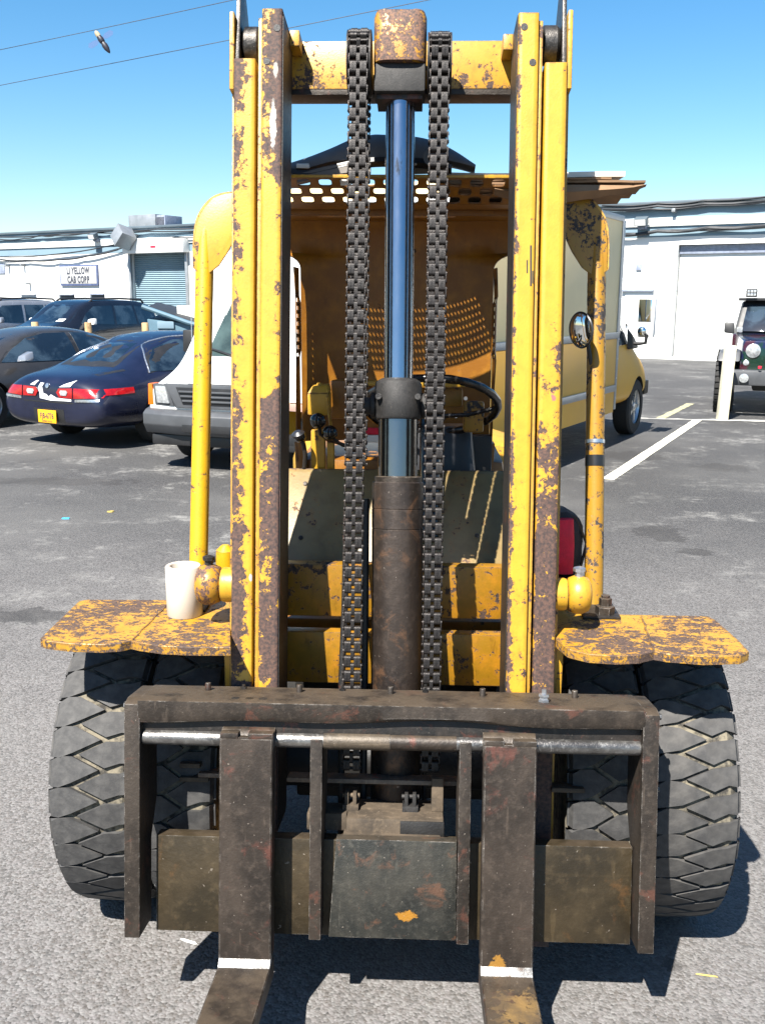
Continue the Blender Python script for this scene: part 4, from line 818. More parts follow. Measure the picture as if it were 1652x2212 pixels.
# forks
def fork(x0, x1, s_up, notch):
    f0 = .19; th = .045; xm = (x0+x1)/2
    fk = sub('fork')
    s_h = .178
    m = MB(mm); w_ = .0135
    rings = []
    for s, n0, n1 in ((s_h+.012, .14, f0), (s_h+.10, .143, f0+.001), (.45, .145, f0), (s_up-.035, .145, f0-.001), (s_up, .147, f0-.004)):
        rings.append([(x0, s, n0), (x1, s, n0), (x1, s, n1-.003), (x1-.003, s, n1), (x0+.003, s, n1), (x0, s, n1-.003)])
    m.loop(rings).build('fork_shank', 'fork', fk, 0)
    tp = MB(mm)                                   # two raised shoulders with the notch between
    na, nb = notch
    for a, b in ((x0, na), (nb, x1)): tp.box(a, b, s_up-.002, s_up+.013, .120, f0-.006)
    tp.box(na-.002, nb+.002, s_up-.002, s_up+.003, .125, f0-.008)
    tp.lathe([(.031, x0-.001), (.031, x1+.001)], (0, ys, .137), (1, 0, 0), 20)
    tp.build('fork_hook', 'carriage', fk, .002)
    MB(mm).hull8([(x0+.001, s_h+.013, f0-.0005), (x1-.001, s_h+.013, f0-.0005), (x1-.001, s_h+.013, .15), (x0+.001, s_h+.013, .15)],
                 [(x0+.001, s_h-.003, f0+.013), (x1-.001, s_h-.003, f0+.013), (x1-.001, s_h-.04, f0+.013), (x0+.001, s_h-.04, f0+.013)]).build('worn_heel', 'bright', fk, .001)
    bl = MB(mm); rings = []
    for n, top, th_, ww in ((.14, s_h-.006, .045, 0), (f0+.014, s_h-.004, .045, 0), (.6, s_h-.006, .036, -.002), (1.0, s_h-.01, .024, -.008), (1.16, s_h-.012, .015, -.022)):
        a, b = x0-ww, x1+ww; rings.append([(a, top-th_, n), (b, top-th_, n), (b, top-.003, n), (b-.003, top, n), (a+.003, top, n), (a, top-.003, n)])
    bl.loop(rings).build('fork_blade', 'fork', fk, 0)
    return fk
fx = [PM(p, 1800, .19)[0] for p in (473, 587, 1042, 1156)]
su = PM(530, 1598, .19)[1]
k = (fx[1]-fx[0])
fork(fx[0], fx[1], su, (fx[0]+.043, fx[0]+.066))
fork(fx[2], fx[3], su-.004, (fx[2]+.047, fx[2]+.068))
# --- drive wheels
YW, RW = 2.665, .42
def tyre(x0, x1, nl, xl, xr, ph, wav=0):
    ty = MB().lathe([(.2, x0+.01), (RW-.06, x0), (RW-.034, x0+.006), (RW-.012, x0+.03), (RW-.012, x1-.03), (RW-.034, x1-.006), (RW-.06, x1), (.2, x1-.01)], (0, YW, RW), (1, 0, 0), 64).build('tyre', 'groove', F, 0)
    MB().lathe([(.21, x0+.03), (.19, x0+.012), (.12, x0+.02), (.05, x0+.03), (.05, x1-.03), (.12, x1-.02), (.19, x1-.012), (.21, x1-.03)], (0, YW, RW), (1, 0, 0), 32).build('wheel_rim', 'yellow', F, 0)
    W = x1-x0; da = 2*math.pi/nl; g = .0062/RW; xm = (x0+x1)/2
    def lug(side):
        m = MB(); e = .0072; sl = da*.16
        if side < 0: pl = [(x0-.001, g-sl), (xm+xl*W/2-e, g), (xm+xr*W/2-e, da/2), (xm+xl*W/2-e, da-g), (x0-.001, da-g-sl)]
        else: pl = [(x1+.001, da/2+g+sl), (xm+xr*W/2+e, da/2+g), (xm+xl*W/2+e, da), (xm+xr*W/2+e, da*1.5-g), (x1+.001, da*1.5-g+sl)]
        pl = [pl[0], ((pl[0][0]+pl[1][0])/2, pl[0][1]+wav)] + pl[1:4] + [((pl[3][0]+pl[4][0])/2, pl[3][1]+wav), pl[4]]
        def top(p):
            x, a = p; u = abs(x-xm)/(W/2); drop = .004*u*u+.013*u**7+(.018 if u > .99 else 0); r = RW-drop; return (x, r*math.sin(a), r*math.cos(a))
        def bot(p): x, a = p; r = RW-.026; return (x, r*math.sin(a), r*math.cos(a))
        edge = [(x+(.012 if (side < 0 and x < x0) else -.012 if (side > 0 and x > x1) else 0), a) for x, a in pl]
        tp = [bot(p) for p in pl], [top(p) for p in pl], [top(p) for p in edge]
        m.loop(list(tp)); return m.mesh('lug', 'rubber', .0025, 40)
    for side in (-1, 1):
        me = lug(side)
        for i in range(nl):
            link('lug', me, ty, Matrix.Translation((0, YW, RW)) @ Matrix.Rotation(da*(i+ph)+random.uniform(-.004, .004), 4, 'X') @ Matrix.Translation((random.uniform(-.0015, .0015), 0, 0)) @ Matrix.Rotation(random.uniform(-.03, .03), 4, 'Z') if False else Matrix.Translation((random.uniform(-.0015, .0015), YW, RW)) @ Matrix.Rotation(da*(i+ph)+random.uniform(-.005, .005), 4, 'X'))
    return ty
tyre(CX-.893, CX-.665, 33, -.36, .26, .0)
tyre(CX-.652, CX-.455, 34, -.3, .2, .4)
tyre(CX+.665, CX+.893, 38, -.30, .30, .3, .012)
tyre(CX+.455, CX+.652, 34, -.3, .2, .2)
MB().lathe([(.09, -.66), (.09, .66)], (CX, YW, RW), (1, 0, 0), 20).build('axle', 'black', F, 0)
# --- fenders
def fender(pts, zt, th=.022):
    a = [PZ(x, y, zt) for x, y in pts]; n = []
    for i, p in enumerate(a):                     # round the outline a little
        q = a[(i+1) % len(a)]
        n += [p, p.lerp(q, .5)] if (q-p).length > .1 else [p]
    rings = [[V((p.x, p.y, zt-th)) for p in n], [V((p.x, p.y, zt-.0015)) for p in n]]
    cxy = sum(n, V())/len(n); rings.append([V((cxy.x+(p.x-cxy.x)*.997, cxy.y+(p.y-cxy.y)*.993, zt)) for p in n])
    return MB().loop(rings).build('fender', 'fender', F, 0, 18)
FL = fender([(88, 1379), (100, 1384), (150, 1390), (220, 1392), (262, 1389), (283, 1384), (300, 1388), (350, 1395), (410, 1398), (498, 1398), (498, 1278), (400, 1278), (370, 1296), (190, 1295), (172, 1298), (130, 1338)], .92)
FR = fender([(1226, 1402), (1270, 1413), (1330, 1417), (1380, 1415), (1412, 1407), (1440, 1412), (1520, 1418), (1600, 1416), (1617, 1408), (1596, 1385), (1545, 1340), (1528, 1331), (1330, 1327), (1318, 1308), (1200, 1306), (1200, 1380)], .92)
for pa, pb_ in (((283, 1386), (368, 1300)), ((1412, 1409), (1385, 1332))):
    a, b = PZ(*pa, .92), PZ(*pb_, .92); MB().tube([a.lerp(b, .02+.96*k/8)+V((.002*math.sin(k*2.3), 0, -.0005)) for k in range(9)], .0035, 6).build('weld_seam', 'fender', F, 0, 60)
for x0, x1 in ((CX-.44, CX-.30), (CX+.30, CX+.44)): box('fender_bracket', 'yellow', F, x0, x1, 2.36, 2.55, .62, .90, .01)
# --- trunnion barrels beside the rails
def knob(px, py, r, sd, mat):
    p = PY(px, py, 2.40); w_ = r*1.0
    k = MB().lathe([(r*.5, -w_*.62), (r*.86, -w_*.5), (r, -w_*.15), (r, w_*.2), (r*.86, w_*.5), (r*.6, w_*.62)], p, (sd, 0, 0), 28).build('pivot_pin', mat, F, 0, 50)
    MB().lathe([(r*.8, 0), (r*.84, .006), (r*.84, .05)], p-V((sd*w_*.62, 0, 0)), (-sd, 0, 0), 28).build('pin_collar', 'yellow', k, 0)
    MB().lathe([(.011, 0), (.011, .012), (.016, .014), (.016, .022), (.006, .026)], p+V((0, 0, r*.97)), (0, 0, 1), 8).build('grease_nipple', 'carriage_dark' if sd < 0 else 'zinc', k, 0)
knob(453, 1262, .054, -1, 'head'); knob(1248, 1284, .05, 1, 'beam')
p = PY(488, 1215, 2.56); MB().lathe([(.01, 0), (.025, .01), (.028, .04), (.026, .085), (.01, .1)], p-V((0, 0, .05)), (0, 0, 1), 16).build('lamp_bracket', 'pole_l', F)
MB().hull8([p+V((-.05, .02, -.05)), p+V((.06, .02, -.05)), p+V((.06, .1, -.05)), p+V((-.05, .1, -.05))], [p+V((-.01, .02, -.0)), p+V((.06, .02, .02)), p+V((.06, .1, .02)), p+V((-.01, .1, -.0))]).build('frame_bracket', 'cowl', F, .004)
MB().hull8([p+V((-.055, .0, -.012)), p+V((0, 0, .014)), p+V((0, .06, .014)), p+V((-.055, .06, -.012))], [p+V((-.05, .0, .0)), p+V((0, 0, .026)), p+V((0, .06, .026)), p+V((-.05, .06, .0))]).build('rubber_flap', 'rubber_black', F, .002)
# --- chassis
box('chassis', 'black', F, CX-.31, CX+.31, 2.78, 4.0, .22, .80, .01)
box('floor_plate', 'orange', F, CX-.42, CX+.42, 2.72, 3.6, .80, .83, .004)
box('frame_cross_member', 'yellow_shaded', F, PY(612, 1280, 2.575).x, PY(1090, 1280, 2.575).x, 2.575, 2.62, PY(840, 1334, 2.575).z, PY(840, 1222, 2.575).z, .004)
box('frame_cross_member', 'yellow_shaded', F, PY(615, 1420, 2.53).x, PY(1092, 1420, 2.53).x, 2.53, 2.57, PY(840, 1478, 2.53).z, PY(840, 1368, 2.53).z, .004)
ca0, ca1, cb0, cb1 = PY(600, 1236, 2.72), PY(1100, 1236, 2.72), PY(600, 1022, 2.92), PY(1100, 1022, 2.92)
zb0 = PY(840, 1228, 2.72).z; zb1 = PY(840, 1024, 2.92).z; cdn = V((0, .02, .012))
Q0 = [V((ca0.x, 2.72, zb0)), V((ca1.x, 2.72, zb0))]; Q1 = [V((cb1.x, 2.92, zb1)), V((cb0.x, 2.92, zb1))]
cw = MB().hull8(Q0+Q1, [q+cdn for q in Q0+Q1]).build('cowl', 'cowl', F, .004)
for fx_, fz_ in ((.12, .88), (.10, .3), (.86, .35)):
    pp = Q0[0].lerp(Q0[1], fx_).lerp(Q1[1].lerp(Q1[0], fx_), fz_); MB().lathe([(.007, -.003), (.007, .003), (.003, .004)], pp, (0, -.8, .6), 10).build('screw', 'carriage', cw)
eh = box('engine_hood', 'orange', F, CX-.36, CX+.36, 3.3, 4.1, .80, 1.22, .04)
cwt = box('counterweight', 'yellow', F, CX-.48, CX+.48, 4.0, 4.55, .30, 1.18, .09)
for sd in (-1, 1): MB().lathe([(.12, -.1), (.27, -.09), (.3, -.06), (.3, .06), (.27, .09), (.12, .1)], (CX+sd*.42, 4.0, .3), (1, 0, 0), 32).build('rear_wheel', 'rubber', F, 0)
# --- overhead guard
gd = sub('overhead_guard')
def arc(c, u, v, r, a0, a1, n=7): return [V(c)+V(u)*r*math.cos(a0+(a1-a0)*i/n)+V(v)*r*math.sin(a0+(a1-a0)*i/n) for i in range(n+1)]
ZR = 2.06
for sd in (-1, 1):
    xb = xt = -.066+sd*.5607
    b = V((xb, 2.62, .915)); q = V((xt, 2.866, 1.912)); d = (q-b).normalized()
    top = V((CX+sd*.41, 2.92, 2.045)); pts = [b, b.lerp(q, .5), q]
    c1_ = q+d*.12
    for i in range(1, 8):                          # bend over towards the roof
        f = i/8; pts.append(q*(1-f)**2+c1_*2*f*(1-f)+top*f*f)
    pts.append(top)
    pole = MB().tube(pts, [.0262]*len(pts), 18).build('guard_post', 'pole_l' if sd < 0 else 'pole_r', gd, 0, 60)
    # curved gusset plate outside the bend
    e = [(-.03, -.09), (-.03, -.01), (-.018, .055), (.02, .105), (.07, .122), (.145, .122), (.145, .10), (.115, .045), (.075, -.04), (.045, -.085), (.02, -.104), (-.01, -.108)]
    def gp(x, z, y): return V((xt-sd*x, q.y+.02+y+(z+.1)*.2, q.z+.02+z))
    MB().loop([[gp(x, z, -.060) for x, z in e], [gp(x, z, -.050) for x, z in e]]).build('gusset_plate', 'yellow' if sd < 0 else 'pole_r', gd, .003)
    e = smooth(e, 3, True)
    rim = [(-.030, -.09), (-.03, -.01), (-.018, .055), (.02, .105), (.07, .122), (.145, .122)]
    rg = []
    for x, z in smooth(rim, 4): rg.append([gp(x, z, -.06), gp(x, z, .05), gp(x+.006, z-.004, .05), gp(x+.006, z-.004, -.06)])
    MB().loop(rg).build('gusset_rim', 'yellow', gd, 0, 60)
    MB().lathe([(.026, 0), (.026, .03), (.017, .032), (.017, .052), (.012, .054), (.012, .06)], b+V((sd*.012, -.10, .004)), (0, 0, 1), 6).build('foot_bolt', 'carriage', gd)
    box('foot_plate', 'carriage_dark', gd, b.x-.05, b.x+.05, b.y-.13, b.y+.04, .9205, .928, .002)
    if sd > 0:
        pf = lambda f: b.lerp(q, f)
        f1 = .407; f2 = .50
        MB().tube([pf(.385), pf(.415)], .0275, 18).build('tape_band', 'tape', gd)
        MB().tube([pf(.448), pf(.458)], .0275, 18).build('hose_clamp', 'zinc', gd)
        mp = PY(1254, 713, 2.74); nrm = V((-.86, -.50, -.08)).normalized()
        mr = MB().lathe([(.020, .018), (.040, .012), (.050, .003), (.051, 0), (.049, -.003), (.046, -.002)], mp, -nrm*-1 if False else nrm*-1, 32).build('round_mirror', 'rubber_black', gd, 0)
        MB().lathe([(.0462, -.0015), (.035, -.0065), (.02, -.0095), (.002, -.0105)], mp, -nrm, 32).build('mirror_glass', 'mirror', gd, 0, 60)
        MB().tube([mp-nrm*-1*-.012, mp+V((.02, .03, -.01)), pf(.6)], .006, 8).build('mirror_arm', 'rubber_black', gd)
# roof sheet with slots along the front lip, an added slit that lights the rear sheet, a band of small holes, then plain sheet
xr0, xr1 = CX-.42, CX+.42
def rz(y): return 2.085-.055*lim((y-2.79)/.14, 0, 1)-.01*lim((y-2.93)/.3, 0, 1)
def plate_holes(x0, x1, y0, y1, nx, ny, hx, hy, square):
    m = MB(); dx = (x1-x0)/nx; dy = (y1-y0)/ny; K = 12
    for j in range(ny):
        off = dx*.5 if j % 2 else 0
        for i in range(-1, nx):
            ax0, ax1 = max(x0, x0+off+i*dx), min(x1, x0+off+(i+1)*dx)
            if ax1-ax0 < 1e-5: continue
            ay0, ay1 = y0+j*dy, y0+(j+1)*dy
            if ax1-ax0 < dx*.99: m.add([(ax0, ay0), (ax1, ay0), (ax1, ay1), (ax0, ay1)], [(0, 1, 2, 3)]); continue
            cx, cy = (ax0+ax1)/2, (ay0+ay1)/2; vo_, vi = [], []
            for k in range(K):
                a = 2*math.pi*(k+.5)/K; c_, s_ = math.cos(a), math.sin(a); q = max(abs(c_), abs(s_)); vo_.append((cx+dx/2*c_/q, cy+dy/2*s_/q))
                pw = .45 if square else 1; vi.append((cx+hx*math.copysign(abs(c_)**pw, c_), cy+hy*math.copysign(abs(s_)**pw, s_)))
            for (sx, sy) in ((-1, -1), (1, -1), (1, 1), (-1, 1)): pass
            m.add(vo_+vi, [(k, (k+1) % K, K+(k+1) % K, K+k) for k in range(K)])
            # corners cut off by the ring of outer points
            cs = [(ax1, ay1), (ax0, ay1), (ax0, ay0), (ax1, ay0)]
            for n_, (k, c_) in enumerate(zip((1, 4, 7, 10), cs)): m.add([vo_[k], c_, vo_[(k+1) % K]] if False else [vo_[k], vo_[(k+1) % K], c_], [(0, 1, 2)])
    return m
def sheet(m, name, mat, par, th=.004):
    m2 = MB(); nv = len(m.v)
    m.v = [(p[0], p[1], rz(p[1])) for p in m.v]
    me = bpy.data.meshes.new(name); me.from_pydata(m.v, [], m.f); bm = bmesh.new(); bm.from_mesh(me); bmesh.ops.remove_doubles(bm, verts=bm.verts, dist=.0002)
    bmesh.ops.recalc_face_normals(bm, faces=bm.faces)
    g = bmesh.ops.extrude_face_region(bm, geom=bm.faces[:]); bmesh.ops.translate(bm, vec=(0, 0, -th), verts=[q for q in g['geom'] if isinstance(q, bmesh.types.BMVert)]); bmesh.ops.recalc_face_normals(bm, faces=bm.faces); bm.to_mesh(me); bm.free(); me.materials.append(M[mat]); return link(name, me, par)
rf = plate_holes(xr0, xr1, 2.79, 2.93, 14, 3, .018, .0185, True)
DX0, DX1 = CX-.28, CX+.17
rf2 = plate_holes(DX0, DX1, 3.105, 3.255, 35, 8, .0032, .0052, False)
rf.add(rf2.v, rf2.f)
for a, b, y0, y1 in ((xr0, DX0, 3.105, 3.255), (DX1, xr1, 3.105, 3.255), (xr0, xr1, 3.255, 3.42), (xr0, xr1, 2.93, 3.06), (xr0, DX0, 3.06, 3.105), (DX1, xr1, 3.06, 3.105), (xr0, xr1, 2.765, 2.79)): rf.add([(a, y0), (b, y0), (b, y1), (a, y1)], [(0, 1, 2, 3)])
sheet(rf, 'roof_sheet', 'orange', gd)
box('roof_edge', 'yellow', gd, xr0, xr1, 2.761, 2.765, 2.079, 2.088, .001)
box('slit_screen', 'orange', gd, xr0, xr1, 3.052, 3.057, 2.005, 2.022, .001)  # added lip that hides the light slit from the camera
# rear sheet: full width above, narrower and curved below
pz = lambda y: PY(860, y, 3.40).z
zt, zh, zb = rz(3.42), pz(548), pz(955)
def psi_(u): return 3.45-.05*abs(u)**2.6         # curved in plan, u -1..1
HWP = .331; PC = PY(856, 700, 3.40).x
m = MB(); NU = 24; zs = [zt, zt-.03, zh+.01, zh, zh-.06]; 
rows = []
def hw(z):
    if z >= zh: return .42
    k = lim((zh-z)/.05, 0, 1); return .42-(.42-HWP)*math.sqrt(1-(1-k)**2)
nz = [zt, zt-.02, zt-.05, zh]+[zh-.05*(1-math.cos(i/6*math.pi/2)) if False else zh-.05*i/6 for i in range(1, 7)]+[zh-.05-(zh-.05-zb)*i/8 for i in range(1, 9)]
th = .005
for z in nz:
    h_ = hw(z)
    def Yp(u): return psi_(u) - (.03*lim((z-(zt-.05))/.05, 0, 1))
    rows.append([V((lim(PC+u*h_, PC-.42, PC+.42), Yp(u), z)) for u in [(-1+2*i/NU) for i in range(NU+1)]])
vs1 = [p for r in rows for p in r]; n1 = NU+1
m.add(vs1, [(i*n1+j, i*n1+j+1, (i+1)*n1+j+1, (i+1)*n1+j) for i in range(len(rows)-1) for j in range(NU)])
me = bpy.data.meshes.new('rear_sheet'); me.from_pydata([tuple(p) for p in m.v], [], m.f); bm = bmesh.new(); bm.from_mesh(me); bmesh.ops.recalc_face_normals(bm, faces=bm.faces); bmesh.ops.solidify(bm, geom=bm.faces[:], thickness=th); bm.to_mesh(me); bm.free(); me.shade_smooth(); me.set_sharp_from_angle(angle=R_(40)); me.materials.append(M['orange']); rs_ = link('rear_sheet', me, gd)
# folded side flanges of the rear sheet with cut slots
for sd in (-1, 1):
    x = PC+sd*HWP; z1, z0 = zh-.05, zb-.05; N_ = 8; m = MB(); y0, y1 = 3.365, 3.25
    za, zc = pz(640), pz(772); hz = (za-zc)/N_
    def q4(ya, yb, za_, zb_): m.add([(x, ya, za_), (x, yb, za_), (x, yb, zb_), (x, ya, zb_)], [(0, 1, 2, 3)])
    q4(y0, y1, z1, za); q4(y0, y1, zc, z0)
    for i in range(N_):
        a, b = za-hz*i, za-hz*(i+1); q4(y0, y0-.03, a, b); q4(y1+.03, y1, a, b); q4(y0-.03, y1+.03, a, a-hz*.3); q4(y0-.03, y1+.03, b+hz*.2, b)
    me = bpy.data.meshes.new('side_flange'); me.from_pydata(m.v, [], m.f); bm = bmesh.new(); bm.from_mesh(me); bmesh.ops.remove_doubles(bm, verts=bm.verts, dist=.0005); bmesh.ops.recalc_face_normals(bm, faces=bm.faces); bmesh.ops.solidify(bm, geom=bm.faces[:], thickness=.005); bm.to_mesh(me); bm.free(); me.materials.append(M['orange']); link('side_flange', me, gd)
    for i in range(2): pass
# legs from the rear sheet down to the hood
for sd in (-1, 1):
    MB().hull8([(PC+sd*.31-.02, 3.3, .82), (PC+sd*.31+.02, 3.3, .82), (PC+sd*.31+.02, 3.36, .82), (PC+sd*.31-.02, 3.36, .82)], [(PC+sd*.325-.015, 3.25, zb+.02), (PC+sd*.325+.015, 3.25, zb+.02), (PC+sd*.325+.015, 3.31, zb+.02), (PC+sd*.325-.015, 3.31, zb+.02)]).build('rear_leg', 'orange', gd, .003)
# --- driver's place
sw = PY(931, 879, 2.98); 
tilt = Matrix.Rotation(R_(-30), 4, 'X')
SWR = .204
def swp(a, r, h=0): return sw + tilt @ V((r*math.cos(a), r*math.sin(a), h))
m = MB(); rings = []
for i in range(49):
    a = 2*math.pi*i/48; g_ = 1+.06*math.cos(i*math.pi) ; rings.append([swp(a, SWR+.0125*g_*math.cos(b), .0125*g_*math.sin(b)) for b in [2*math.pi*k/10 for k in range(10)]])
stw = m.loop(rings, True, False).build('steering_wheel', 'wheelrim', F, 0, 60)
for a in (0.02, 2.1, 4.2): MB().tube([swp(a, .02, -.03), swp(a, SWR*.55, -.024), swp(a, SWR-.005, 0)], .007, 8).build('spoke', 'wheelrim', stw)
MB().lathe([(.012, .02), (.03, .01), (.034, -.01), (.034, -.06), (.026, -.4)], sw+tilt @ V((0, 0, -.02)), tilt @ V((0, 0, 1)), 20).build('steering_hub', 'wheelrim', stw)
# instrument housing and brackets in yellow
def ybox(name, mat, x0, y0, x1, y1, Y, d, bev=.004, par=F):
    a = PY(x0, y1, Y); b = PY(x1, y0, Y); return box(name, mat, par, a.x, b.x, Y, Y+d, a.z, b.z, bev)
vb = ybox('valve_bracket', 'yellow', 664, 850, 710, 897, 2.95, .09, .006)
a = PY(664, 850, 2.95); b = PY(710, 850, 2.95)
MB().hull8([(a.x, 2.95, a.z), (b.x, 2.95, b.z), (b.x, 3.04, b.z), (a.x, 3.04, a.z)], [(a.x+.012, 2.97, a.z+.02), (b.x-.004, 2.97, b.z+.024), (b.x-.004, 3.03, b.z+.024), (a.x+.012, 3.03, a.z+.02)]).build('bracket_cap', 'yellow', vb, .003)
ybox('bracket_lug', 'yellow', 684, 828, 695, 846, 3.0, .02, .002, vb)
ybox('valve_post', 'yellow', 672, 930, 702, 1030, 2.96, .03); ybox('valve_post', 'yellow', 706, 950, 722, 1030, 2.965, .02)
ybox('instrument_panel', 'orange', 712, 822, 805, 905, 3.08, .04, .01); ybox('instrument_panel', 'yellow_shaded', 900, 838, 1000, 880, 3.10, .04, .012)
ybox('column_bracket', 'pole_r', 1000, 868, 1046, 935, 3.04, .04, .01)
ybox('hood_ledge', 'yellow', 770, 826, 1040, 834, 3.05, .05, .003)
ybox('pedal_bracket', 'carriage', 905, 940, 945, 1030, 2.97, .03, .01); ybox('gauge_block', 'foam', 782, 940, 818, 956, 3.0, .02); ybox('gauge_block', 'red', 782, 925, 818, 939, 3.0, .02)
for px, pz_ in ((1005, 860), (984, 898)): MB().lathe([(.006, 0), (.006, .012)], PY(px, pz_, 3.03), (0, -1, 0), 8).build('bolt', 'zinc', F)
def lever(name, path, Y, r, knob_r=None):
    pp = [PY(x, y, Y+dy) for x, y, dy in path]
    lv = MB().tube(pp, r, 10).build(name, 'carriage_dark', F, 0, 60)
    if knob_r: MB().ball(pp[0], knob_r).build('lever_knob', 'knob', lv, 0, 60)
lever('hydraulic_lever', [(687, 909, -.0), (692, 938, 0), (708, 950, .02), (760, 966, .06), (790, 975, .1)], 2.90, .0055, .0245)
lever('hydraulic_lever', [(713, 935, -.0), (720, 948, 0), (740, 962, .02), (790, 972, .06)], 2.90, .0055, .0235)
lever('brake_lever', [(648, 944, 0), (656, 960, 0), (660, 985, .01), (655, 1036, .03)], 2.92, .007, .018)
MB().lathe([(.008, 0), (.02, .004), (.021, .012), (.01, .02)], PY(646, 944, 2.912), (-.2, -.3, .9), 16).build('lever_cap', 'seat', F)
MB().tube([PY(706, 855, 2.94), PY(712, 900, 2.945), PY(716, 930, 2.96)], .005, 8).build('valve_link', 'yellow', F)
# seat
st_ob = MB().loop([[V((CX+x, 3.0+dy, z)) for x in (-.21, .23)] + [V((CX+x, 3.22+dy, z)) for x in (.23, -.21)] for z, dy in ((.86, 0), (.98, 0), (1.0, .02))]).build('seat', 'seat', F, .03)
sa, sb_ = PY(885, 1000, 3.1).x, PY(1038, 1000, 3.1).x
MB().hull8([(sa, 3.08, .98), (sb_+.01, 3.08, .98), (sb_+.01, 3.16, .98), (sa, 3.16, .98)], [(sa+.02, 3.14, 1.36), (sb_-.03, 3.14, 1.36), (sb_-.03, 3.2, 1.36), (sa+.02, 3.2, 1.36)]).build('seat_back', 'seat', st_ob, .035)
MB().box(PY(880, 1000, 3.24).x, PY(1062, 1000, 3.24).x, 3.24, 3.29, .82, 1.31).build('seat_frame', 'black', F, .01)
for px0, px1, r_ in ((790, 787, .010), (922, 919, .006)):
    MB(mm).tube([(PM(px1, 1480, -.10)[0], .4, -.10), (PM(px1, 1480, -.10)[0], .81, -.10), (PM(px0, 1060, -.10)[0], 1.28, -.10)], r_, 10).build('hydraulic_hose', 'black', F, 0, 60)
# hose down the left of the barrel
MB(mm).tube([(PM(740, 1480, -.06)[0], .4, -.06), (PM(738, 1480, -.06)[0], .81, -.06), (PM(744, 1300, -.06)[0], 1.0, -.07), (PM(748, 1100, -.08)[0], 1.25, -.1)], .009, 10).build('hydraulic_hose', 'carriage_dark', F, 0, 60)
# ------------------------------------------------------------------ things lying on the forklift
pb = PZ(400, 1327, .92)
tag(MB().lathe([(.034, .004), (.034, .134), (.036, .137), (.045, .137), (.0475, .134), (.0475, .002), (.046, 0), (.034, 0), (.034, .004)], (pb.x, pb.y, .9205), (0, 0, 1), 48, False).build('pipe_piece', 'pvc', None, 0, 40), 'short white plastic pipe standing on the forklift fender', 'pipe')
# backpack behind the right-hand rail
bk = PY(1222, 1180, 2.62); zb_ = PY(1222, 1246, 2.62).z; ztp = PY(1222, 1112, 2.62).z; hgt = ztp-zb_
BP = thing('backpack', 'red and charcoal backpack standing behind the mast', 'backpack', (bk.x, 2.68, zb_))
rings = []
for i in range(13):
    f = i/12; wd = .072*(1-.10*(2*f-1)**2)*(1 if f < .72 else math.sqrt(max(.02, 1-((f-.72)/.30)**2))); dp = .06*(1-.55*max(0, f-.5)**1.3)
    rings.append([(bk.x-.016+wd*math.copysign(abs(math.cos(a))**.6, math.cos(a))+.003*mnoise.noise(V((i*.7, k*.6, 1))), 2.70+dp*math.copysign(abs(math.sin(a))**.7, math.sin(a))+.004*mnoise.noise(V((i*.8, k*.5, 4))), zb_+hgt*f) for k, a in enumerate([2*math.pi*q/20 for q in range(20)])])
MB().loop(rings).build('bag', 'fabric', BP, 0, 60)
rings = []
for i in range(11):
    f = i/10; wd = .046*(1-.25*max(0, f-.5)); z = zb_+hgt*(.03+.88*f)
    rings.append([(bk.x-.020+wd*math.copysign(abs(math.cos(a))**.45, math.cos(a)), 2.640+.024*math.copysign(abs(math.sin(a))**.8, math.sin(a))*(.6+.5*math.sin(f*2.8))+.006*mnoise.noise(V((i*.9, k*.8, 7))), z) for k, a in enumerate([2*math.pi*q/16 for q in range(16)])])
rp = MB().loop(rings).build('front_pocket', 'red', BP, 0, 60)
lz = zb_+hgt*.45; lg = MB().hull8([(bk.x-.012, 2.628, lz), (bk.x+.014, 2.628, lz-.005), (bk.x+.014, 2.634, lz-.005), (bk.x-.012, 2.634, lz)], [(bk.x-.012, 2.628, lz+.012), (bk.x+.014, 2.628, lz+.008), (bk.x+.014, 2.634, lz+.008), (bk.x-.012, 2.634, lz+.012)]).build('label_patch', 'fabric', BP, .001)
text('label_letters', 'Lowepro', .008, 'white', BP, Matrix(((1, 0, 0, bk.x+.001), (0, 0, 1, 2.6275), (-.2, 1, 0, lz+.004), (0, 0, 0, 1))) @ Matrix.Rotation(math.pi, 4, 'X') @ Matrix.Rotation(math.pi, 4, 'X'), .7, .0003)
MB().tube([(bk.x+.05, 2.66, zb_+.02), (bk.x+.062, 2.655, zb_+hgt*.5), (bk.x+.03, 2.66, zb_+hgt*.9), (bk.x-.02, 2.66, zb_+hgt*.99)], .004, 6).build('zip', 'trim', BP, 0, 60)
box('bag_shelf', 'black', F, bk.x-.12, bk.x+.05, 2.6, 2.78, zb_-.04, zb_-.002, .004)
# cardboard sheets over the roof
def slab(name, x0, x1, y0, y1, z0, z1, mat, par, seed, rag=.012, droop=0):
    rnd = random.Random(seed); n = 16; rings = []
    for i in range(n+1):
        x = x0+(x1-x0)*i/n; e = rnd.uniform(-rag, rag); wv = .003*math.sin(x*9+seed)
        rings.append([(x, y0+e, z0+wv+e*.2), (x, y0+e, z1+wv+e*.2), (x, y1, z1+wv-droop), (x, y1, z0+wv-droop)])
    return MB().loop(rings).build(name, mat, par, 0, 30)
CB = thing('cardboard_sheets', 'flattened brown cardboard sheets lying over the forklift roof', 'cardboard', (.3, 2.95, 2.09))
xa = PY(966, 395, 2.83).x; xb = PY(1412, 388, 2.75).x
slab('sheet', xa+.01, xb-.05, 2.862, 2.985, 2.058, 2.063, 'cardboard', CB, 1, .012, .024); slab('sheet', xa+.03, xb-.015, 2.86, 2.99, 2.067, 2.072, 'cardboard', CB, 2, .015, .02)
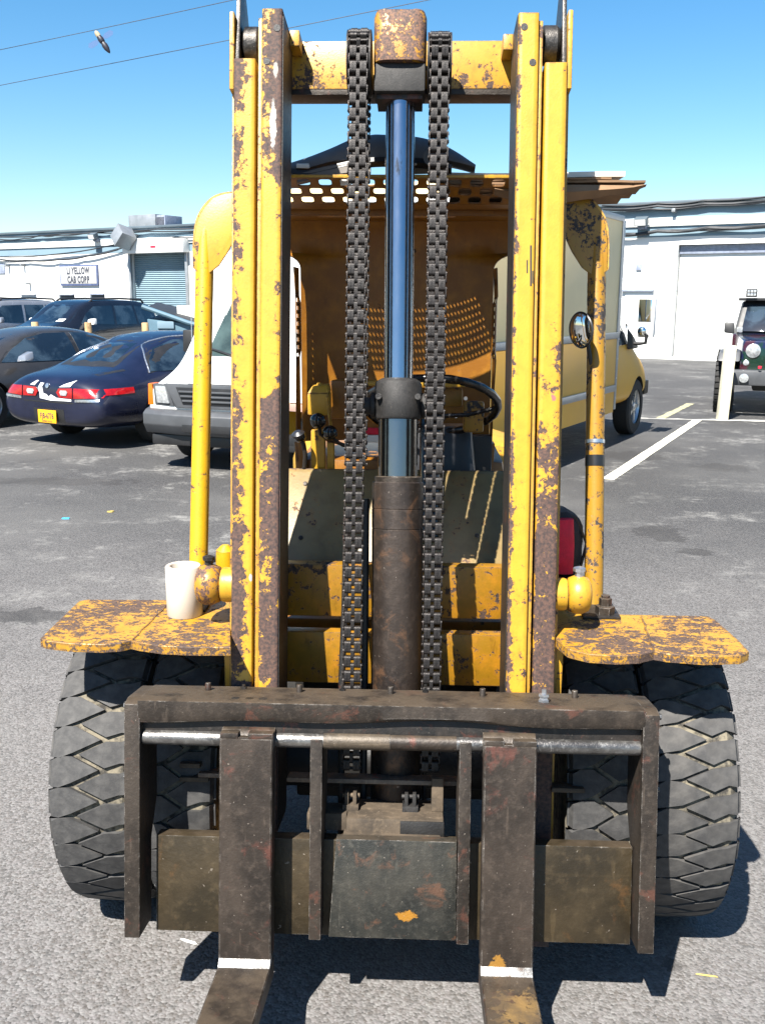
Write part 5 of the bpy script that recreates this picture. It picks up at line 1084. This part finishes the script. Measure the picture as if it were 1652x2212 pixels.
slab('sheet', xa-.005, xb, 2.85, 2.98, 2.076, 2.082, 'cardboard', CB, 3, .01, .018); slab('sheet', xa, xb-.09, 2.865, 2.985, 2.086, 2.091, 'cardboard', CB, 4, .018, .012)
rnd = random.Random(5); rg = []
for q in range(13):
    f = q/12; x = xb-.42+.42*f; h = .065*math.sin(min(1, f*1.6+.25)*math.pi/2)*(1-f)**.6+.004; yy = 2.845+.006*math.sin(f*9)
    rg.append([(x, yy, 2.071), (x, yy-.014+rnd.uniform(-.004, .004), 2.074-h*.5), (x, yy+.004, 2.074-h+rnd.uniform(-.004, .004)), (x, yy+.010, 2.074-h), (x, yy-.006, 2.074-h*.5), (x, yy+.006, 2.066)])
MB().loop(rg).build('torn_flap', 'cardboard', CB, 0, 30)
FB = slab('foam_board', PY(960, 372, 2.9).x, PY(1347, 372, 2.9).x, 2.885, 2.97, 2.096, 2.110, 'foam', None, 9, .003)
tag(FB, 'white foam board lying flat on top of the cardboard sheets', 'board')
# black plastic car panel with a curved back
PPm = thing('car_panel', 'curved grey and black plastic car panel lying on the forklift roof', 'car part', (.0, 2.95, 2.1))
prof = [(626, 366, 355), (670, 362, 340), (715, 350, 322), (760, 345, 302), (800, 342, 293), (826, 341, 292), (900, 342, 297), (950, 345, 311), (990, 352, 333), (1026, 362, 359)]
rings = []
for px, yb, yt in smooth(prof, 4):
    a = PY(px, yb, 2.85); b = PY(px, yt, 2.92); h = b.z-a.z; k = []
    for q in range(9):
        f = q/8; k.append((a.x+(b.x-a.x)*f, 2.84+.08*f*f, a.z+h*math.sin(f*math.pi/2)))
    k += [(b.x, 2.945, b.z-.01), (b.x, 2.945, a.z-.005), (a.x, 2.87, a.z-.008)]
    rings.append(k)
MB().loop(rings).build('panel_shell', 'plastic_grey', PPm, 0, 45)
lip = []
for px, y in smooth([(620, 372), (660, 378), (720, 366), (790, 352), (860, 350), (930, 356), (975, 366)], 4):
    c = PY(px, y, 2.835); lip.append([(c.x, c.y-.01, c.z+.012), (c.x, c.y-.016, c.z), (c.x, c.y-.004, c.z-.014), (c.x, c.y+.03, c.z-.008), (c.x, c.y+.03, c.z+.01)])
MB().loop(lip).build('panel_lip', 'rubber_black', PPm, 0, 60)
lip = []
for px, y in smooth([(618, 385), (650, 384), (700, 371), (760, 363), (800, 362)], 4):
    c = PY(px, y, 2.825); lip.append([(c.x, c.y-.004, c.z+.012), (c.x, c.y-.008, c.z-.012), (c.x, c.y+.03, c.z-.014), (c.x, c.y+.03, c.z+.012)])
MB().loop(lip).build('panel_return', plain('panel_inner', (.16, .14, .12), .5), PPm, 0, 60)
for (x0, y0, x1, y1, Y_) in ((640, 353, 668, 363, 2.82), (735, 378, 758, 400, 2.80), (758, 386, 797, 395, 2.80), (830, 352, 900, 356, 2.81)):
    a, b = PY(x0, y1, Y_), PY(x1, y0, Y_); box('white_clip', 'white', PPm, a.x, b.x, Y_, Y_+.015, a.z, b.z, .003)
a = PY(940, 343, 2.81); MB().lathe([(.012, 0), (.022, .01), (.026, .03), (.014, .034)], a, (-.3, -1, .1), 16).build('lamp_socket', 'plastic_grey', PPm, 0, 60)
MB().hull8([PY(960, 375, 2.83), PY(840, 378, 2.83), PY(840, 374, 2.93), PY(960, 374, 2.93)], [PY(960, 362, 2.83), PY(840, 362, 2.83), PY(840, 360, 2.93), PY(960, 360, 2.93)]).build('panel_base', plain('panel_base_brown', (.2, .15, .1), .7), PPm, .003)
# ------------------------------------------------------------------ small things on the ground
def bit(name, px, py, w_, d_, h_, mat, label, cat, rz=0):
    p = PZ(px, py); m = MB(); k = [(math.cos(a)*w_*random.uniform(.6, 1), math.sin(a)*d_*random.uniform(.6, 1)) for a in [q*.785 for q in range(8)]]
    c, s = math.cos(rz), math.sin(rz); k = [(x*c-y*s, x*s+y*c) for x, y in k]
    m.loop([[(p.x+x, p.y+y, .001) for x, y in k], [(p.x+x*.9, p.y+y*.9, h_*random.uniform(.7, 1)) for x, y in k]])
    tag(m.build(name, mat, None, 0, 30), label, cat)
M['blue_rag'] = plain('blue_plastic', (.05, .35, .6), .5)
M['tan_rag'] = plain('tan_litter', (.40, .30, .08), .8)
M['straw'] = plain('straw', (.5, .4, .12), .8)
bit('plastic_scrap', 143, 1121, .05, .025, .012, 'blue_rag', 'small scrap of blue plastic on the asphalt beside the yellow post', 'litter')
bit('litter_scrap', 240, 1106, .04, .03, .01, 'tan_rag', 'small yellowish scrap of litter on the asphalt left of the forklift post', 'litter')
bit('paper_scrap', 408, 2035, .035, .006, .005, 'white', 'thin white scrap lying by the tip of the shadow near the left fork', 'litter', -.35)
bit('straw_stalk', 1525, 2108, .045, .003, .004, 'straw', 'dry straw stalk on the asphalt in front of the right tyre', 'litter', -.15)
bit('paper_scrap', 1238+0, 1772, .01, .006, .004, 'white', 'tiny white chip on the ground beside the right tyre', 'litter')
bit('cigarette_end', 1450, 1770, .010, .006, .005, 'white', 'small pale pebble on the asphalt beside the right tyre', 'litter')
p = PZ(1236, 1758); 
# flying insect close to the lens
ip = C0 + ray(221, 89)*.62; dr = (RT*.55-UP*.83+FW*.1).normalized(); sdv = dr.cross(FW).normalized(); upv = sdv.cross(dr).normalized()
BE = thing('insect', 'small dark flying insect with pale head against the blue sky', 'insect', ip)
M['insect_dark'] = plain('insect_dark', (.02, .018, .03), .5); M['insect_pale'] = plain('insect_pale', (.42, .33, .2), .7)
MB().lathe([(.0004, -.0075), (.0012, -.0066), (.0016, -.005), (.0015, -.0035)], ip, dr, 12).build('head', 'insect_pale', BE, 0, 60)
MB().lathe([(.0015, -.0034), (.0019, -.0015), (.0018, .0005), (.0015, .001)], ip, dr, 12).build('thorax', 'insect_dark', BE, 0, 60)
MB().lathe([(.0014, .0011), (.0019, .003), (.0017, .0055), (.0009, .0078), (.0002, .0088)], ip, dr, 12).build('abdomen', 'insect_dark', BE, 0, 60)
t = NT('insect_wing'); M['wing'] = t.out((.10, .13, .3), .3, 0, Alpha=.3)
for s in (-1, 1):
    o = ip-dr*.002; e = [(0, 0), (.004, -.0012), (.008, -.001), (.0095, .001), (.008, .0026), (.004, .0022)]
    f = lambda p: o+sdv*s*p[0]+dr*(p[1]-.1*p[0]); MB().loop([[f(p)+upv*.0012 for p in e], [f(p)+upv*.0014 for p in e]]).build('wing', 'wing', BE, 0)
